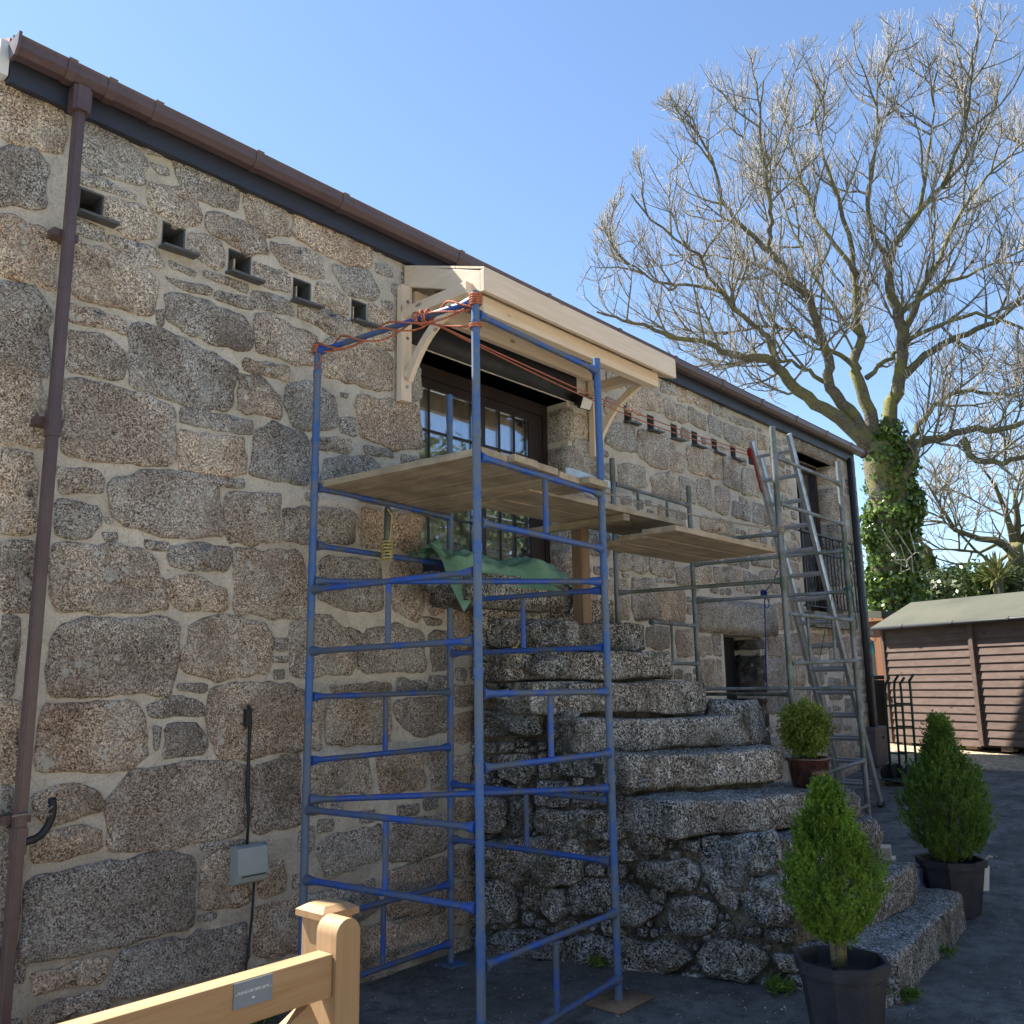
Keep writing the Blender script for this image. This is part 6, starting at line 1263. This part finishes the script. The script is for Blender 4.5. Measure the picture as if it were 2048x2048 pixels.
# small tree, ivied stump, hedge, palm
D2 = 24.0
def pp(px, py, dd=0): return np.array(ond(px, py, D2 + dd))
st = thing('bare_tree', 'small bare multi stemmed tree at the right edge behind the shed', 'tree', tuple(pp(2040, 1250)))
l2 = []
for pts, a, b in (([(2036, 1250), (2034, 1130), (2030, 1090)], .26, .18), ([(2032, 1110), (2010, 1090), (1990, 1080), (1960, 1078), (1910, 1060), (1880, 1010), (1850, 960)], .14, .02), ([(2030, 1095), (2022, 1060), (2010, 1020), (1990, 970), (1960, 930)], .12, .02), ([(2032, 1090), (2035, 1040), (2030, 990), (2045, 940)], .12, .02), ([(2035, 1095), (2060, 1050), (2080, 990)], .1, .02), ([(2000, 1085), (1960, 1105), (1920, 1100), (1880, 1098)], .05, .02), ([(2015, 1110), (1990, 1130), (1950, 1100), (1905, 1050), (1860, 1040)], .05, .02)):
    P = np.array([pp(x, y, -i * .2) for i, (x, y) in enumerate(pts)]); l2.append((P, a, b)); m = MB(); m.tube([Vector(x) for x in P], list(np.linspace(a, b, len(P))), 8); m.build('limb', M['bark'], st, smooth=True)
bare_tree(st, l2[1:], lambda p: p[2] > 2.9, 5, 1.0, 2.6, 1.2, .5, .008, .5)
sm = thing('ivy_stump', 'tall broken tree stump with ivy beyond the shed roof', 'tree stump', tuple(pp(1855, 1260)))
m = MB(); m.tube([Vector(pp(1855, 1260)), Vector(pp(1852, 1180)), Vector(pp(1850, 1100)), Vector(pp(1845, 1090))], [.26, .22, .19, .1], 10); m.build('trunk', M['bark'], sm, smooth=True)
leaves(1500, [tuple(pp(1845, 1200)), tuple(pp(1848, 1165)), tuple(pp(1856, 1130))], [(.35, .35, .5), (.28, .28, .4), (.25, .25, .4)], .12, M['ivy'], sm, 'ivy', .8, .6, 9)
m = MB(); m.tube([Vector(pp(1822, 1060)), Vector(pp(1848, 1092))], .05, 5); m.build('broken_limb', M['bark'], sm)
for k, (px, py, rx, rz, n, lab, mt, sz) in enumerate(((1885, 1190, 1.1, .75, 6000, 'dark green ivy hedge bush beyond the shed roof, left of the palm', 'hedge', .14), (1950, 1185, 1.0, .85, 6000, 'rounded dark bush beyond the shed roof, between hedge bush and palm', 'ivy', .13), (1995, 1185, .9, .75, 4500, 'yellow green bush behind the palm beyond the shed', 'hedge', .14), (2060, 1190, 1.2, .8, 4500, 'bush at the right edge beyond the shed roof', 'hedge', .14), (1720, 1225, .9, .3, 1200, 'low bush between the house corner and the ivy covered trunk', 'hedge', .13))):
    b_ = thing('bush', lab, 'bush', tuple(pp(px, py + 50, -1)), 'bushes beyond the shed'); leaves(n, [tuple(pp(px, py, -1)), tuple(pp(px + 14, py + 10, -.6)), tuple(pp(px - 16, py + 14, -1.3))], [(rx, rx, rz), (rx * .7, rx * .7, rz * .7), (rx * .7, rx * .7, rz * .75)], sz, M[mt], b_, 'foliage', .6, .45, 40 + k)
pm = thing('palm', 'spiky yellow green cordyline palm beyond the shed roof', 'palm', tuple(pp(2000, 1240, -2)))
c_ = pp(1995, 1160, -2); n = 150; d = unit(rng.normal(0, 1, (n, 3)) + np.array([0, 0, .45])); d = d[d[:, 2] > -.25]; n = len(d); s_ = unit(np.cross(d, np.array([0, 0, 1.]))); W = .03; L = rng.uniform(.55, .95, (n, 1)); V = np.stack([c_ + s_ * W * .5, c_ + d * L * .6 + s_ * W, c_ + d * L - np.array([0, 0, .10]), c_ + d * L * .6 - s_ * W], 1).reshape(-1, 3); npmesh('frond', V, np.arange(n * 4).reshape(-1, 4), M['palm'], pm)['kind'] = 'stuff'
m = MB(); m.tube([Vector(c_) - Vector((0, 0, 1.3)), Vector(c_)], .12, 8); m.build('trunk', M['bark'], pm, smooth=True)

# ================================================================ OPPOSITE SIDE OF THE YARD (out of view, invented for door reflections and bounced light)
ow = thing('unseen_garden_wall', 'unseen low rough stone wall added opposite the house for door reflections', 'wall', (5, -8.3, 0))
m = MB(); m.box((-12, -8.6, -.2), (30, -8.2, 1.9)); m.build('wall_core', M['mortar'], ow)
occ = np.zeros((72, 1640), bool); fs_ = fill_stones(occ, -12, -.1, .025, [(.5, .3, 1500), (.35, .2, 2500), (.2, .13, 2500)], .014); wm = MB()
for p in fs_: vs, f = stone_data(p, .05, frame=lambda u, v, n: (u, -8.2 + n, v), dense=.7); wm.add(vs, f)
tag(wm.build('stones', M['stone'], ow, smooth=True, fix=False), kind='stuff')
for k in range(9):
    x = -10 + k * 3.2; b_ = thing('unseen_hedge_bush', 'unseen hedgerow bush added behind the garden wall for reflections, ' + ('first second third fourth fifth sixth seventh eighth ninth'.split()[k]) + ' from its left end', 'bush', (x, -9.6, 0), 'unseen hedgerow added for reflections'); leaves(4200, [(x, -9.8, 2.4), (x + 1.2, -9.9, 4.6 + random.random()), (x - .9, -9.7, 5.2)], [(1.9, 1.0, 2.2), (1.6, 1.0, 2.2), (1.5, 1.0, 1.9)], .22, M['hedge'], b_, 'foliage', .6, .5, 60 + k)

for k in range(5):  # tall trees put in out of view to darken the sky in the door panes
    x = 15.5 + k * 3.2; b_ = thing('unseen_hedgerow_tree', 'unseen tall leafy tree added for door reflections, ' + ('first second third fourth fifth'.split()[k]) + ' from the house side', 'tree', (x, -10.5, .7), 'unseen tall trees added for reflections'); leaves(7000, [(x, -10.8, 3.2), (x + 1.2, -10.9, 6.2 + (k % 2)), (x - .9, -10.7, 8.2 - (k % 3) * .6)], [(2.0, 1.2, 2.8), (1.8, 1.1, 2.6), (1.7, 1.0, 2.0)], .26, M['hedge'], b_, 'crown', .6, .45, 80 + k)
    m = MB(); m.tube([(x, -10.8, .7), (x + .2, -10.8, 4), (x, -10.8, 7)], [.25, .18, .06], 8); m.build('trunk', M['bark'], b_, smooth=True)

for k, (x, y, z, sz_, n, lab) in enumerate(((5.25, 1.86, .03, .05, 90, 'small green weed growing at the left foot of the lowest step'), (4.98, 2.45, .02, .06, 120, 'low weed tuft at the foot of the rubble stair wall'), (4.72, 3.5, .02, .05, 80, 'weed tuft in the corner under the scaffold by the rubble wall'), (6.2, 1.93, .03, .035, 60, 'tiny weed growing under the front of the lowest step'), (2.9, 4.33, .02, .05, 80, 'weed tuft at the foot of the house wall by the gate'))):
    P = np.array([x, y, z]) + rng.normal(0, .03, (n, 3)) * np.array([1, 1, .3]); D = unit(rng.normal(0, 1, (n, 3)) * np.array([.7, .7, .3]) + np.array([0, 0, .7])); V, Fc = blades(P, D, sz_, .006, 2, .3); o_ = npmesh('weed', V, Fc, M['conifer2']); tag(o_, lab, 'weed', 'weeds at the wall foot')
